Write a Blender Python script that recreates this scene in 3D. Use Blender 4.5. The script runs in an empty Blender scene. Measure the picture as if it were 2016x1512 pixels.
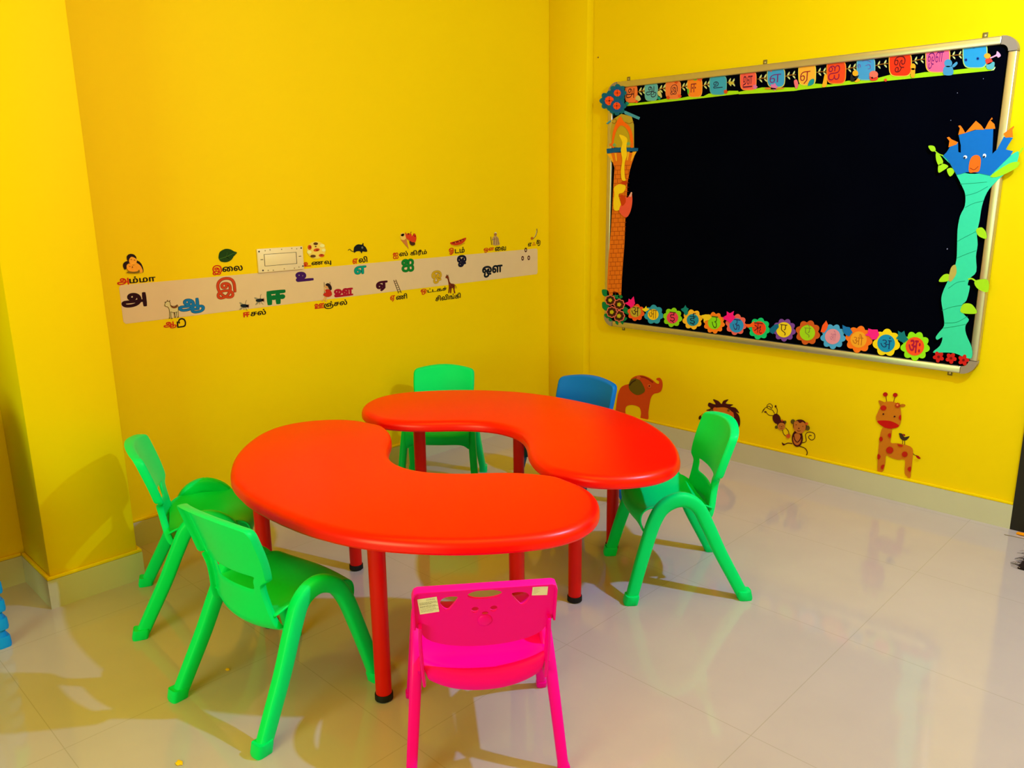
import bpy, bmesh, math, random, re
import numpy as np
from mathutils import Vector, Matrix, geometry
random.seed(7)
SC = bpy.context.scene
COL = SC.collection

# ------------------------------------------------------------------ camera
FPX, CAM_H = 1582.35, 1.33
YAW, PITCH, ROLL = math.radians(-44.25), math.radians(13.687), math.radians(-0.592)
def cam_axes():
    cy, sy = math.cos(YAW), math.sin(YAW)
    f = Vector((sy*math.cos(PITCH), cy*math.cos(PITCH), -math.sin(PITCH)))
    r = Vector((cy, -sy, 0)); u = r.cross(f)
    c, s = math.cos(ROLL), math.sin(ROLL)
    return c*r+s*u, -s*r+c*u, f
CR, CU, CF = cam_axes()
CPOS = Vector((0, 0, CAM_H))
cd = bpy.data.cameras.new('camera'); cam = bpy.data.objects.new('camera', cd); COL.objects.link(cam)
cd.sensor_fit = 'HORIZONTAL'; cd.sensor_width = 36.0; cd.lens = 36.0*FPX/2016.0
cd.clip_start = 0.02
M = Matrix((CR, CU, -CF)).transposed().to_4x4(); M.translation = CPOS
cam.matrix_world = M
SC.camera = cam

# ------------------------------------------------------------------ light and exposure
SC.view_settings.view_transform = 'Standard'
SC.view_settings.look = 'None'
SC.view_settings.gamma = 1.0
SC.view_settings.use_curve_mapping = False
SC.view_settings.exposure = -0.08
W = bpy.data.worlds.new('world'); SC.world = W; W.use_nodes = True
bg = W.node_tree.nodes['Background']; bg.inputs[0].default_value = (0.75, 0.85, 1.0, 1); bg.inputs[1].default_value = 0.6
# ceiling lamp of the room (one small bright bulb, right of the camera)
ld = bpy.data.lights.new('room_lamp', 'POINT'); ld.energy = 190; ld.color = (0.32, 0.54, 1.0); ld.shadow_soft_size = 0.03
lo = bpy.data.objects.new('room_lamp', ld); COL.objects.link(lo); lo.location = (-0.03, 2.28, 2.30)
# daylight through the window behind the camera
wd = bpy.data.lights.new('window_daylight', 'AREA'); wd.shape = 'RECTANGLE'; wd.size = 1.5; wd.size_y = 1.2
wd.energy = 76; wd.color = (0.50, 0.84, 0.32)
wo = bpy.data.objects.new('window_daylight', wd); COL.objects.link(wo)
wo.location = (-0.9, -2.13, 1.25); wo.rotation_euler = (math.radians(90), 0, 0)

# added yellow fill light below the ceiling, not a fixture of the room
pd = bpy.data.lights.new('yellow_fill', 'AREA'); pd.shape = 'SQUARE'; pd.size = 1.6
pd.energy = 27; pd.color = (1.0, 0.60, 0.0)
po = bpy.data.objects.new('yellow_fill', pd); COL.objects.link(po); po.location = (-1.2, 0.7, 2.83)

# ------------------------------------------------------------------ helpers
def ray(x, y):
    return CR*((x-1008)/FPX) - CU*((y-756)/FPX) + CF
XW, YW = -3.050, 3.494           # wall planes: left wall, board wall
YB = 3.472                       # face of the blackboard
def on_left(x, y, X=XW):         # photo point -> (along wall, height) on the left wall
    d = ray(x, y); p = CPOS + d*((X-CPOS.x)/d.x); return p.y, p.z
def on_right(x, y, Y=YW):
    d = ray(x, y); p = CPOS + d*((Y-CPOS.y)/d.y); return p.x, p.z
def on_floor(x, y, z=0.0):
    d = ray(x, y); p = CPOS + d*((z-CPOS.z)/d.z); return p.x, p.y

def lin(c):
    c = c/255.0
    return c/12.92 if c <= 0.04045 else ((c+0.055)/1.055)**2.4
def srgb(r, g, b): return (lin(r), lin(g), lin(b), 1.0)

MATS = {}
def mat(name, col, rough=0.5, spec=0.5, var=0.04, scale=12.0, bump=0.0, metal=0.0, coat=0.0):
    """procedural material: base colour with slight noise variation, optional bump"""
    if name in MATS: return MATS[name]
    m = bpy.data.materials.new(name); m.use_nodes = True; nt = m.node_tree; b = nt.nodes['Principled BSDF']
    b.inputs['Roughness'].default_value = rough; b.inputs['Specular IOR Level'].default_value = spec
    b.inputs['Metallic'].default_value = metal; b.inputs['Coat Weight'].default_value = coat
    tc = nt.nodes.new('ShaderNodeTexCoord'); nz = nt.nodes.new('ShaderNodeTexNoise')
    nz.inputs['Scale'].default_value = scale; nz.inputs['Detail'].default_value = 3
    nt.links.new(tc.outputs['Object'], nz.inputs['Vector'])
    mx = nt.nodes.new('ShaderNodeMix'); mx.data_type = 'RGBA'
    mx.inputs['A'].default_value = tuple(c*(1-var) for c in col[:3])+(1,)
    mx.inputs['B'].default_value = tuple(min(1, c*(1+var)) for c in col[:3])+(1,)
    nt.links.new(nz.outputs['Fac'], mx.inputs['Factor']); nt.links.new(mx.outputs['Result'], b.inputs['Base Color'])
    if bump:
        n2 = nt.nodes.new('ShaderNodeTexNoise'); n2.inputs['Scale'].default_value = scale*8
        nt.links.new(tc.outputs['Object'], n2.inputs['Vector'])
        bp = nt.nodes.new('ShaderNodeBump'); bp.inputs['Strength'].default_value = bump; bp.inputs['Distance'].default_value = 0.002
        nt.links.new(n2.outputs['Fac'], bp.inputs['Height']); nt.links.new(bp.outputs['Normal'], b.inputs['Normal'])
    MATS[name] = m
    return m
def paper(r, g, b):              # coloured card / vinyl
    return mat('card_%02x%02x%02x' % (r, g, b), srgb(r, g, b), 0.75, 0.15, 0.05, 60)

def link(name, me, m, parent=None, loc=None):
    o = bpy.data.objects.new(name, me); COL.objects.link(o)
    if m is not None and not me.materials: me.materials.append(m)
    if parent is not None: o.parent = parent
    if loc is not None: o.location = loc
    return o
def tag(o, label, cat, group=None):
    o['label'] = label; o['category'] = cat
    if group: o['group'] = group
    return o
def thing(name, label, cat, loc=(0, 0, 0), rz=0.0, group=None):
    o = bpy.data.objects.new(name, None); COL.objects.link(o); o.empty_display_size = 0.05
    o.location = loc; o.rotation_euler = (0, 0, rz)
    return tag(o, label, cat, group)
def finish(bm, angle=40, smooth=True):
    bmesh.ops.recalc_face_normals(bm, faces=bm.faces)
    me = bpy.data.meshes.new('m'); bm.to_mesh(me); bm.free()
    if smooth:
        me.polygons.foreach_set('use_smooth', [True]*len(me.polygons))
        me.set_sharp_from_angle(angle=math.radians(angle))
    return me
def box(bm, x0, x1, y0, y1, z0, z1):
    vs = [bm.verts.new((x, y, z)) for x in (x0, x1) for y in (y0, y1) for z in (z0, z1)]
    for f in ((0,1,3,2), (4,6,7,5), (0,4,5,1), (2,3,7,6), (0,2,6,4), (1,5,7,3)):
        bm.faces.new([vs[i] for i in f])
    return vs
def box_mesh(x0, x1, y0, y1, z0, z1, bev=0.0, seg=2):
    bm = bmesh.new(); box(bm, x0, x1, y0, y1, z0, z1)
    if bev: bmesh.ops.bevel(bm, geom=bm.edges[:], offset=bev, segments=seg, affect='EDGES', profile=0.5)
    return finish(bm)
def catmull(pts, n=6, closed=False):
    P = [Vector(p) for p in pts]; out = []
    N = len(P); rng = range(N if closed else N-1)
    for i in rng:
        p1, p2 = P[i], P[(i+1) % N]
        p0 = P[i-1] if (closed or i > 0) else p1*2-p2
        p3 = P[(i+2) % N] if (closed or i+2 < N) else p2*2-p1
        for k in range(n):
            t = k/n; t2 = t*t; t3 = t2*t
            out.append(0.5*((2*p1)+(p2-p0)*t+(2*p0-5*p1+4*p2-p3)*t2+(3*p1-p0-3*p2+p3)*t3))
    if not closed: out.append(P[-1])
    return out
def sweep(bm, path, a, b, side, rnd=0.5, nseg=16, wfun=None):
    """sweep a rounded-rectangle section along a path; a = half size in the path's plane, b = half size along 'side'"""
    rings = []; side = Vector(side).normalized()
    for i, p in enumerate(path):
        t = (path[min(i+1, len(path)-1)]-path[max(i-1, 0)]).normalized()
        s = (side - t*side.dot(t)).normalized(); n = t.cross(s)
        w = wfun(i/(len(path)-1)) if wfun else 1.0
        ring = []
        for k in range(nseg):
            an = 2*math.pi*k/nseg
            c, q = math.cos(an), math.sin(an)
            e = rnd
            cx = math.copysign(abs(c)**e, c); qy = math.copysign(abs(q)**e, q)
            ring.append(bm.verts.new(p + n*(a*w*cx) + s*(b*w*qy)))
        rings.append(ring)
    for r0, r1 in zip(rings, rings[1:]):
        for k in range(nseg):
            bm.faces.new((r0[k], r0[(k+1) % nseg], r1[(k+1) % nseg], r1[k]))
    bm.faces.new(rings[0][::-1]); bm.faces.new(rings[-1])
def lathe_mesh(prof, n=28):
    bm = bmesh.new(); rings = []
    for r, z in prof:
        rings.append([bm.verts.new((r*math.cos(2*math.pi*k/n), r*math.sin(2*math.pi*k/n), z)) for k in range(n)])
    for r0, r1 in zip(rings, rings[1:]):
        for k in range(n): bm.faces.new((r0[k], r0[(k+1) % n], r1[(k+1) % n], r1[k]))
    bm.faces.new(rings[0][::-1]); bm.faces.new(rings[-1])
    return finish(bm, 35)
def eval_mesh(obj):
    dg = bpy.context.evaluated_depsgraph_get(); dg.update()
    me = bpy.data.meshes.new_from_object(obj.evaluated_get(dg)); return me
def solid_mesh(me, thick, offset=-1.0, cuts=(), subsurf=0):
    """apply solidify (and boolean cutters) to a mesh, return the new mesh"""
    o = bpy.data.objects.new('tmp', me); COL.objects.link(o)
    if thick:
        md = o.modifiers.new('s', 'SOLIDIFY'); md.thickness = thick; md.offset = offset
    tmp = []
    for c in cuts:
        co = bpy.data.objects.new('cut', c); COL.objects.link(co); tmp.append(co)
        md = o.modifiers.new('b', 'BOOLEAN'); md.object = co; md.operation = 'DIFFERENCE'; md.solver = 'EXACT'
    if subsurf:
        md = o.modifiers.new('u', 'SUBSURF'); md.levels = subsurf; md.render_levels = subsurf
    bpy.context.view_layer.update()
    r = eval_mesh(o)
    bpy.data.objects.remove(o)
    for c in tmp: bpy.data.objects.remove(c)
    r.polygons.foreach_set('use_smooth', [True]*len(r.polygons)); r.set_sharp_from_angle(angle=math.radians(40))
    return r
def flat_mesh(loops, depth):
    """filled 2-D outline(s) (holes by even-odd) of the given thickness, lying on z = 0 .. depth"""
    cu = bpy.data.curves.new('c', 'CURVE'); cu.dimensions = '2D'; cu.fill_mode = 'BOTH'; cu.extrude = depth/2
    for lp in loops:
        sp = cu.splines.new('POLY'); sp.points.add(len(lp)-1); sp.use_cyclic_u = True
        for q, p in zip(sp.points, lp): q.co = (p[0], p[1], 0, 1)
    o = bpy.data.objects.new('c', cu); COL.objects.link(o)
    me = eval_mesh(o); bpy.data.objects.remove(o)
    for v in me.vertices: v.co.z += depth/2
    return me
def fill_nonzero(loops):
    """mesh (z = 0) of the area enclosed by oriented, possibly overlapping outlines"""
    vs, es = [], []
    for lp in loops:
        k = len(vs); vs += [Vector(p) for p in lp]; es += [(k+i, k+(i+1) % len(lp)) for i in range(len(lp))]
    ov, oe, of, _, _, _ = geometry.delaunay_2d_cdt(vs, es, [], 0, 1e-6)
    A = np.array([p for lp in loops for p in lp]); B = np.array([lp[(i+1) % len(lp)] for lp in loops for i in range(len(lp))])
    def wind(p):
        up = (A[:, 1] <= p[1]) & (B[:, 1] > p[1]); dn = (B[:, 1] <= p[1]) & (A[:, 1] > p[1])
        c = (B[:, 0]-A[:, 0])*(p[1]-A[:, 1])-(p[0]-A[:, 0])*(B[:, 1]-A[:, 1])
        return int((up & (c > 0)).sum())-int((dn & (c < 0)).sum())
    bm = bmesh.new(); V = [bm.verts.new((v[0], v[1], 0)) for v in ov]
    for f in of:
        if len(f) < 3: continue
        c = (sum(ov[i][0] for i in f)/len(f), sum(ov[i][1] for i in f)/len(f))
        if wind(c):
            try: bm.faces.new([V[i] for i in f])
            except ValueError: pass
    for v in [v for v in bm.verts if not v.link_faces]: bm.verts.remove(v)
    for f in bm.faces:
        f.normal_update()
        if f.normal.z < 0: f.normal_flip()
    me = bpy.data.meshes.new('m'); bm.to_mesh(me); bm.free(); return me
def text_loops(s, bold=0.0):
    cu = bpy.data.curves.new('t', 'FONT'); cu.body = s
    o = bpy.data.objects.new('t', cu); COL.objects.link(o)
    dg = bpy.context.evaluated_depsgraph_get(); dg.update()
    c2 = o.to_curve(dg); loops = []
    for sp in c2.splines:
        B = list(sp.bezier_points); lp = []
        for i, p in enumerate(B):
            q = B[(i+1) % len(B)]; p0, p1, p2, p3 = p.co, p.handle_right, q.handle_left, q.co
            n = 1 if ((p1-p0).length+(p3-p2).length) < 1e-4 else 4
            for k in range(n):
                t = k/n; u = 1-t; r = p0*u**3+p1*3*u*u*t+p2*3*u*t*t+p3*t**3
                if not lp or (Vector(lp[-1])-Vector((r.x, r.y))).length > 1e-4: lp.append((r.x, r.y))
        if len(lp) > 2 and (Vector(lp[0])-Vector(lp[-1])).length < 1e-4: lp.pop()
        if len(lp) < 3: continue
        if bold:
            P = [Vector(p) for p in lp]; out = []
            for i, p in enumerate(P):
                a, b = (p-P[i-1]).normalized(), (P[(i+1) % len(P)]-p).normalized()
                n = Vector((-(a.y+b.y), a.x+b.x))
                if n.length < 1e-6: n = Vector((-a.y, a.x))
                n.normalize(); out.append(tuple(p+n*bold))
            lp = out
        loops.append(lp)
    o.to_curve_clear(); bpy.data.objects.remove(o); return loops
def fit_loops(loops, u0, v0, u1, v1):
    xs = [p[0] for l in loops for p in l]; ys = [p[1] for l in loops for p in l]
    sx = (u1-u0)/(max(xs)-min(xs)); sy = (v1-v0)/(max(ys)-min(ys))
    return [[(u0+(p[0]-min(xs))*sx, v0+(p[1]-min(ys))*sy) for p in l] for l in loops]
def ccw(lp, up=True):
    a = sum(lp[i][0]*lp[(i+1) % len(lp)][1]-lp[(i+1) % len(lp)][0]*lp[i][1] for i in range(len(lp)))
    return lp if (a > 0) == up else lp[::-1]
# vowel-sign ligatures that the plain letters lack, as strokes in the letter's own em units
def tamil(s, bold=0.0):
    """outlines of a Tamil string; the syllables du, vu and ku get their tail as a stroke"""
    out, x = [], 0.0
    for part in re.split('(டு|வு|கு)', s):
        if not part: continue
        lig = part in ('டு', 'வு', 'கு')
        L = text_loops(part[0] if lig else part, bold)
        if not L: continue
        if lig:
            x1 = max(p[0] for l in L for p in l)
            x0 = min(p[0] for l in L for p in l)
            w = 0.085+2*bold
            area = sum(ccw_area(l) for l in L)
            if part == 'டு':
                T = [(x1-0.03, 0.04), (x1+0.13, 0.12), (x1+0.2, 0.4), (x1+0.1, 0.68), (x1-0.14, 0.78), (x1-0.36, 0.7), (x1-0.43, 0.48), (x1-0.34, 0.4)]
            elif part == 'கு':
                T = [(x1-0.07, 0.45), (x1+0.12, 0.42), (x1+0.2, 0.14), (x1+0.05, -0.17), (x1-0.25, -0.24), (x1-0.45, -0.16)]
            else:
                T = [(x1-0.045, 0.5), (x1-0.045, -0.05), (x1-0.06, -0.16), (x1-0.2, -0.22)]
            L.append(ccw(stroke(T, w), area > 0))
        out += [[(p[0]+x, p[1]) for p in l] for l in L]
        x = max(p[0] for l in out for p in l)+0.09
    return out
def ccw_area(lp): return sum(lp[i][0]*lp[(i+1) % len(lp)][1]-lp[(i+1) % len(lp)][0]*lp[i][1] for i in range(len(lp)))/2
def fit_text(s, u0, v0, u1, v1, bold=0.0):
    return fill_nonzero(fit_loops(tamil(s, bold), u0, v0, u1, v1))
def circle(cx, cy, rx, ry=None, n=24, a=0.0):
    ry = rx if ry is None else ry; ca, sa = math.cos(a), math.sin(a); out = []
    for k in range(n):
        x, y = rx*math.cos(2*math.pi*k/n), ry*math.sin(2*math.pi*k/n)
        out.append((cx+x*ca-y*sa, cy+x*sa+y*ca))
    return out
def petals(cx, cy, r, n, depth=0.18, m=72, a=0.0):
    return [(cx+r*(1-depth+depth*abs(math.cos(n*t/2)))*math.cos(t+a), cy+r*(1-depth+depth*abs(math.cos(n*t/2)))*math.sin(t+a))
            for t in [2*math.pi*k/m for k in range(m)]]
def star(cx, cy, r, n=5, inner=0.45, a=math.pi/2):
    return [(cx+(r if k % 2 == 0 else r*inner)*math.cos(a+math.pi*k/n), cy+(r if k % 2 == 0 else r*inner)*math.sin(a+math.pi*k/n)) for k in range(2*n)]
def stroke(pts, w, smooth=True, n=5, taper=False):
    """polyline of width w as an outline"""
    P = [Vector((p[0], p[1])) for p in pts]
    if smooth and len(P) > 2: P = [Vector((q.x, q.y)) for q in catmull([(p.x, p.y, 0) for p in P], n)]
    L, R = [], []
    for i, p in enumerate(P):
        t = (P[min(i+1, len(P)-1)]-P[max(i-1, 0)])
        if t.length < 1e-9: t = Vector((1, 0))
        t.normalize(); nn = Vector((-t.y, t.x)); ww = w/2*((1-0.85*i/(len(P)-1)) if taper else 1)
        L.append(p+nn*ww); R.append(p-nn*ww)
    return [(p.x, p.y) for p in L+R[::-1]]
def smooth2(pts, n=5):
    return [(p.x, p.y) for p in catmull([(a, b, 0) for a, b in pts], n, True)]

class Face:
    """a wall face: things cut from card or vinyl are laid on it in wall coordinates (u along, v up), z out of the wall"""
    def __init__(self, kind, plane, crop=None):
        self.kind, self.plane = kind, plane; self.crop = crop or (0, 0, 1.0)
    def at(self, x0, y0, s): return Face(self.kind, self.plane, (x0, y0, s))
    def uv(self, x, y):
        x0, y0, s = self.crop; px, py = x0+x/s, y0+y/s
        return on_left(px, py, self.plane) if self.kind == 'L' else on_right(px, py, self.plane)
    def pts(self, P): return [self.uv(*p) for p in P]
    def size(self, x, y, d):      # length on the wall of d crop pixels near a point
        a, b = self.uv(x, y), self.uv(x, y+d); return abs(a[1]-b[1])
    def matrix(self, u, v):
        if self.kind == 'L': m = Matrix(((0, 0, 1), (1, 0, 0), (0, 1, 0))); t = (self.plane, u, v)
        else: m = Matrix(((1, 0, 0), (0, 0, -1), (0, 1, 0))); t = (u, self.plane, v)
        m = m.to_4x4(); m.translation = t; return m
    def root(self, name, label, cat, u, v, group=None):
        o = bpy.data.objects.new(name, None); COL.objects.link(o); o.empty_display_size = 0.02
        o.matrix_world = self.matrix(u, v); o['u'] = u; o['v'] = v
        tag(o, label, cat, group); return o
    def put(self, name, me, m, root, z=0.0):
        u, v = root['u'], root['v']
        if not me.get('local'):
            for w in me.vertices: w.co = (w.co.x-u, w.co.y-v, w.co.z)
        o = link(name, me, m, root); o.location = (0, 0, z); return o
    def flat(self, name, loops, m, root, z=0.0, depth=0.0006):
        return self.put(name, flat_mesh(loops, depth), m, root, z)
SPLIT = ('spot', 'ear', 'horn_ball', 'horn_stalk', 'leg', 'dish', 'eye', 'puppet_shape', 'blossom', 'leaf_spray', 'tendril', 'scroll_line', 'castle_window',
         'flower', 'hoof', 'tuft', 'posy', 'corbel', 'blossom_patch', 'patch', 'ribbon', 'eaves', 'wing', 'arm', 'rail', 'cherry', 'hand', 'body', 'scoop', 'cone', 'bench', 'brick', 'dot_ring', 'dot', 'legs', 'horn')
def pieces(name, loops):
    return [[l] for l in loops] if name in SPLIT and len(loops) > 1 else [loops]
def done(root):
    for k in ('u', 'v'):
        if k in root: del root[k]
    return root
# ------------------------------------------------------------------ the setting
def structure(name, me, m, loc=None):
    o = link(name, me, m, None, loc); o['kind'] = 'structure'; return o
PAINT = mat('yellow_wall_paint', (0.88, 0.585, 0.0004, 1), 0.6, 0.06, 0.02, 3, 0.06)
WHITE = mat('ceiling_paint', (0.80, 0.60, 0.08, 1), 0.8, 0.2, 0.02, 3)
SKIRT = mat('skirting_tile', (0.58, 0.51, 0.37, 1), 0.25, 0.4, 0.06, 6)
DARK = mat('dark_brown_wood', srgb(26, 14, 10), 0.5, 0.3, 0.25, 9)

def floor_material():
    m = bpy.data.materials.new('glossy_floor_tile'); m.use_nodes = True; nt = m.node_tree; b = nt.nodes['Principled BSDF']; L = nt.links
    tc = nt.nodes.new('ShaderNodeTexCoord'); sp = nt.nodes.new('ShaderNodeSeparateXYZ'); L.new(tc.outputs['Object'], sp.inputs[0])
    def mth(op, a, bb):
        n = nt.nodes.new('ShaderNodeMath'); n.operation = op
        for i, v in enumerate((a, bb)):
            if isinstance(v, (int, float)): n.inputs[i].default_value = v
            else: L.new(v, n.inputs[i])
        return n.outputs[0]
    g = []
    for ax, off in (('X', 0.792+0.0), ('Y', -2.252)):       # 60 cm tiles
        u = mth('ADD', sp.outputs[ax], off); u = mth('MULTIPLY', u, 1/0.6)
        w = mth('SUBTRACT', u, 0.5); fr = mth('FRACT', mth('ADD', w, 100.0), 0)
        g.append(mth('LESS_THAN', mth('ABSOLUTE', mth('SUBTRACT', fr, 0.5), 0), 0.0017))
    joint = mth('MAXIMUM', g[0], g[1])
    nz = nt.nodes.new('ShaderNodeTexNoise'); nz.inputs['Scale'].default_value = 5; nz.inputs['Detail'].default_value = 5; L.new(tc.outputs['Object'], nz.inputs['Vector'])
    mx = nt.nodes.new('ShaderNodeMix'); mx.data_type = 'RGBA'
    mx.inputs['A'].default_value = (0.49, 0.385, 0.405, 1); mx.inputs['B'].default_value = (0.55, 0.435, 0.455, 1)
    L.new(nz.outputs['Fac'], mx.inputs['Factor'])
    m2 = nt.nodes.new('ShaderNodeMix'); m2.data_type = 'RGBA'; m2.inputs['B'].default_value = (0.30, 0.24, 0.15, 1)
    L.new(mx.outputs['Result'], m2.inputs['A']); L.new(mth('MULTIPLY', joint, 0.42), m2.inputs['Factor']); L.new(m2.outputs['Result'], b.inputs['Base Color'])
    b.inputs['Roughness'].default_value = 0.075; b.inputs['Specular IOR Level'].default_value = 0.62
    n2 = nt.nodes.new('ShaderNodeTexNoise'); n2.inputs['Scale'].default_value = 3.0; L.new(tc.outputs['Object'], n2.inputs['Vector'])
    bp = nt.nodes.new('ShaderNodeBump'); bp.inputs['Strength'].default_value = 0.03; bp.inputs['Distance'].default_value = 0.01
    L.new(n2.outputs['Fac'], bp.inputs['Height']); L.new(bp.outputs['Normal'], b.inputs['Normal'])
    return m
X1, Y0, ZC = 1.15, -2.25, 2.85                                   # far side of the room, wall behind the camera, ceiling
structure('floor', box_mesh(-3.25, X1+.1, Y0-.1, 3.7, -0.06, 0), floor_material())
structure('ceiling', box_mesh(-3.25, X1+.1, Y0-.1, 3.7, ZC, ZC+.06), WHITE)
structure('wall_left', box_mesh(XW-.12, XW, Y0, YW+.1, 0, ZC), PAINT)
DX0, DX1, DH = -0.652, 0.36, 2.1                                  # dark door opening in the board wall
bm = bmesh.new(); box(bm, XW, DX0, YW, YW+.1, 0, ZC); box(bm, DX1, X1, YW, YW+.1, 0, ZC); box(bm, DX0, DX1, YW, YW+.1, DH, ZC)
structure('wall_back', finish(bm, 30, False), PAINT)
structure('wall_right', box_mesh(X1, X1+.1, Y0, YW+.1, 0, ZC), PAINT)
bm = bmesh.new()                                                  # wall behind the camera with its window opening
for a in ((XW, -1.7, 0, ZC), (-0.1, X1, 0, ZC), (-1.7, -.1, 0, .6), (-1.7, -.1, 1.9, ZC)): box(bm, a[0], a[1], Y0-.1, Y0, a[2], a[3])
structure('wall_front', finish(bm, 30, False), PAINT)
PX, PY0, PY1 = -2.772, 0.667, 0.947                               # pillar on the left wall
structure('wall_pillar', box_mesh(XW, PX, PY0, PY1, 0, ZC, 0.004), PAINT)
CX, CY = -2.788, 3.440                                            # boxed column in the corner
structure('wall_column', box_mesh(XW, CX, CY, YW, 0, ZC, 0.004), PAINT)
# skirting tiles with a painted ledge on top
SK, SH, ST = 0.012, 0.100, 0.011
def skirting(name, x0, x1, y0, y1):
    bm = bmesh.new(); box(bm, x0, x1, y0, y1, 0, SH); o = structure(name, finish(bm, 30, False), SKIRT)
    me = box_mesh(x0, x1, y0, y1, SH, SH+ST, 0.003); k = link('ledge', me, PAINT, o); k['label'] = 'yellow painted ledge'
    return o
skirting('baseboard_left', XW, XW+SK, PY1, CY-SK)
skirting('baseboard_left_recess', XW, XW+SK, Y0, PY0-SK)
skirting('baseboard_pillar', PX, PX+SK, PY0-SK, PY1+SK)
skirting('baseboard_pillar_side', XW+SK, PX, PY0-SK, PY0)
skirting('baseboard_pillar_return', XW+SK, PX, PY1, PY1+SK)
skirting('baseboard_column', XW, CX+SK, CY-SK, CY)
skirting('baseboard_back', CX+SK, DX0, YW-SK, YW)
# door at the right edge of the picture
bm = bmesh.new()
for a in ((DX0, DX0+.07), (DX1-.07, DX1)): box(bm, a[0], a[1], YW-.012, YW+.09, 0.0, DH)
box(bm, DX0+.07, DX1-.07, YW-.012, YW+.09, DH-.07, DH)
d = structure('door_1', finish(bm, 30), DARK)
link('door_leaf', box_mesh(DX0+.07, DX1-.07, YW+.0, YW+.04, 0.004, DH-.07, 0.003), DARK, d)

# ------------------------------------------------------------------ plastics
GREEN = mat('green_plastic', (0.0, 0.76, 0.19, 1), 0.34, 0.10, 0.03, 8)
BLUE = mat('blue_plastic', (0.0, 0.15, 0.66, 1), 0.36, 0.15, 0.03, 8)
LBLUE = mat('bright_blue_plastic', (0.0, 0.27, 0.9, 1), 0.35, 0.25, 0.03, 8)
PINK = mat('pink_plastic', (1.0, 0.0, 0.42, 1), 0.34, 0.12, 0.0, 8)
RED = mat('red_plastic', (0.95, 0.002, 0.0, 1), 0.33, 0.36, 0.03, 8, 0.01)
REDLEG = mat('shaded_red_plastic', (0.70, 0.004, 0.0, 1), 0.34, 0.25, 0.05, 8)  # tabletop red darkened for the legs, shade under the top put into the colour
BLACK = mat('black_rubber', srgb(14, 10, 16), 0.6, 0.3, 0.1, 20)

# ------------------------------------------------------------------ kidney tables
THETA = list(range(-90, 91, 6))
RAD = [.294, .296, .299, .306, .315, .327, .340, .358, .379, .402, .427, .456, .490, .529, .571, .617, .665, .699, .713, .708, .690, .655, .600]
half = [(r*math.cos(math.radians(t)), r*math.sin(math.radians(t))-.08) for t, r in zip(THETA, RAD)]
half += [(.395, .322), (.318, .288), (.248, .236), (.180, .168), (.115, .118), (.055, .092), (0, .085)]
loop = half + [(-x, y) for x, y in half[-2:0:-1]]
OUT = [(p.x, p.y) for p in catmull([(a, b, 0) for a, b in loop], 3, True)]
def inset(P, d):
    out = []
    for i, p in enumerate(P):
        a, b = P[i-1], P[(i+1) % len(P)]; t = Vector((b[0]-a[0], b[1]-a[1])).normalized()
        out.append((p[0]-t.y*d, p[1]+t.x*d))
    return out
def kidney_top_mesh():
    prof = [(.030, .4655), (.012, .4635), (.004, .466), (0, .472), (0, .484), (.0025, .493), (.008, .500), (.016, .504), (.028, .505)]
    bm = bmesh.new(); rings = [[bm.verts.new((x, y, z)) for x, y in inset(OUT, d)] for d, z in prof]
    n = len(OUT)
    for r0, r1 in zip(rings, rings[1:]):
        for k in range(n): bm.faces.new((r0[k], r0[(k+1) % n], r1[(k+1) % n], r1[k]))
    bm.faces.new(rings[0][::-1]); f = bm.faces.new(rings[-1]); bmesh.ops.triangulate(bm, faces=[f])
    return finish(bm, 30)
def kidney_table(loc, rz, label, legs):
    t = thing('kidney_table', label, 'table', loc, rz, 'red kidney-shaped tables pushed together')
    link('tabletop', kidney_top_mesh(), RED, t)
    for x, y in legs:
        bm = bmesh.new(); path = [Vector((x, y, z)) for z in (.014, .1, .25, .40, .466)]
        sweep(bm, path, .0215, .0215, (0, 1, 0), 1.0, 24, lambda u: 1+.10*u)
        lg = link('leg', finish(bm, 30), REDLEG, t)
        me = lathe_mesh([(.021, 0), (.0245, .003), (.0245, .017), (.0235, .020), (.018, .0205)])
        link('foot_cap', me, BLACK, lg, (x, y, 0))['label'] = 'black rubber foot cap'
    return t
kidney_table((-1.869, 1.362, 0), math.radians(2.0), 'red kidney-shaped plastic table nearest the pink chair, its hollow side facing the blackboard',
             [(-.282, -.252), (.281, -.256), (-.393, .164), (.385, .166)])
kidney_table((-1.946, 2.04, 0), math.radians(181.5), 'red kidney-shaped plastic table behind, between the blue chair and the other red table',
             [(-.252, -.233), (.225, -.236), (-.397, .178), (.392, .150)])

# ------------------------------------------------------------------ children's chairs with arched side frames
ARCH = [(.197, .0), (.172, .10), (.147, .19), (.120, .275), (.088, .325), (.034, .347), (-.018, .325), (-.054, .262), (-.098, .168), (-.150, .070), (-.187, 0)]
def lat(z): return .184-.028*min(1, max(0, z)/.34)
def arch_mesh(sy, pts, latf=lat, a=.0195, b=.016):
    P = catmull([(x, sy*latf(z), z) for x, z in pts], 5)
    bm = bmesh.new(); sweep(bm, P, a, b, (0, 1, 0), .62, 20, lambda u: 1+.22*(1-abs(2*u-1)))
    return finish(bm, 40)
def foot_mesh(x, y, dx, a=.0235, b=.0205, h=.032):
    bm = bmesh.new(); sweep(bm, [Vector((x, y, 0)), Vector((x, y, .004)), Vector((x-dx*.25, y, h-.003)), Vector((x-dx*.25, y, h))], a, b, (0, 1, 0), .5, 20,
                            lambda u: .92 if u in (0, 1) else 1.0)
    return finish(bm, 40)
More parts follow.
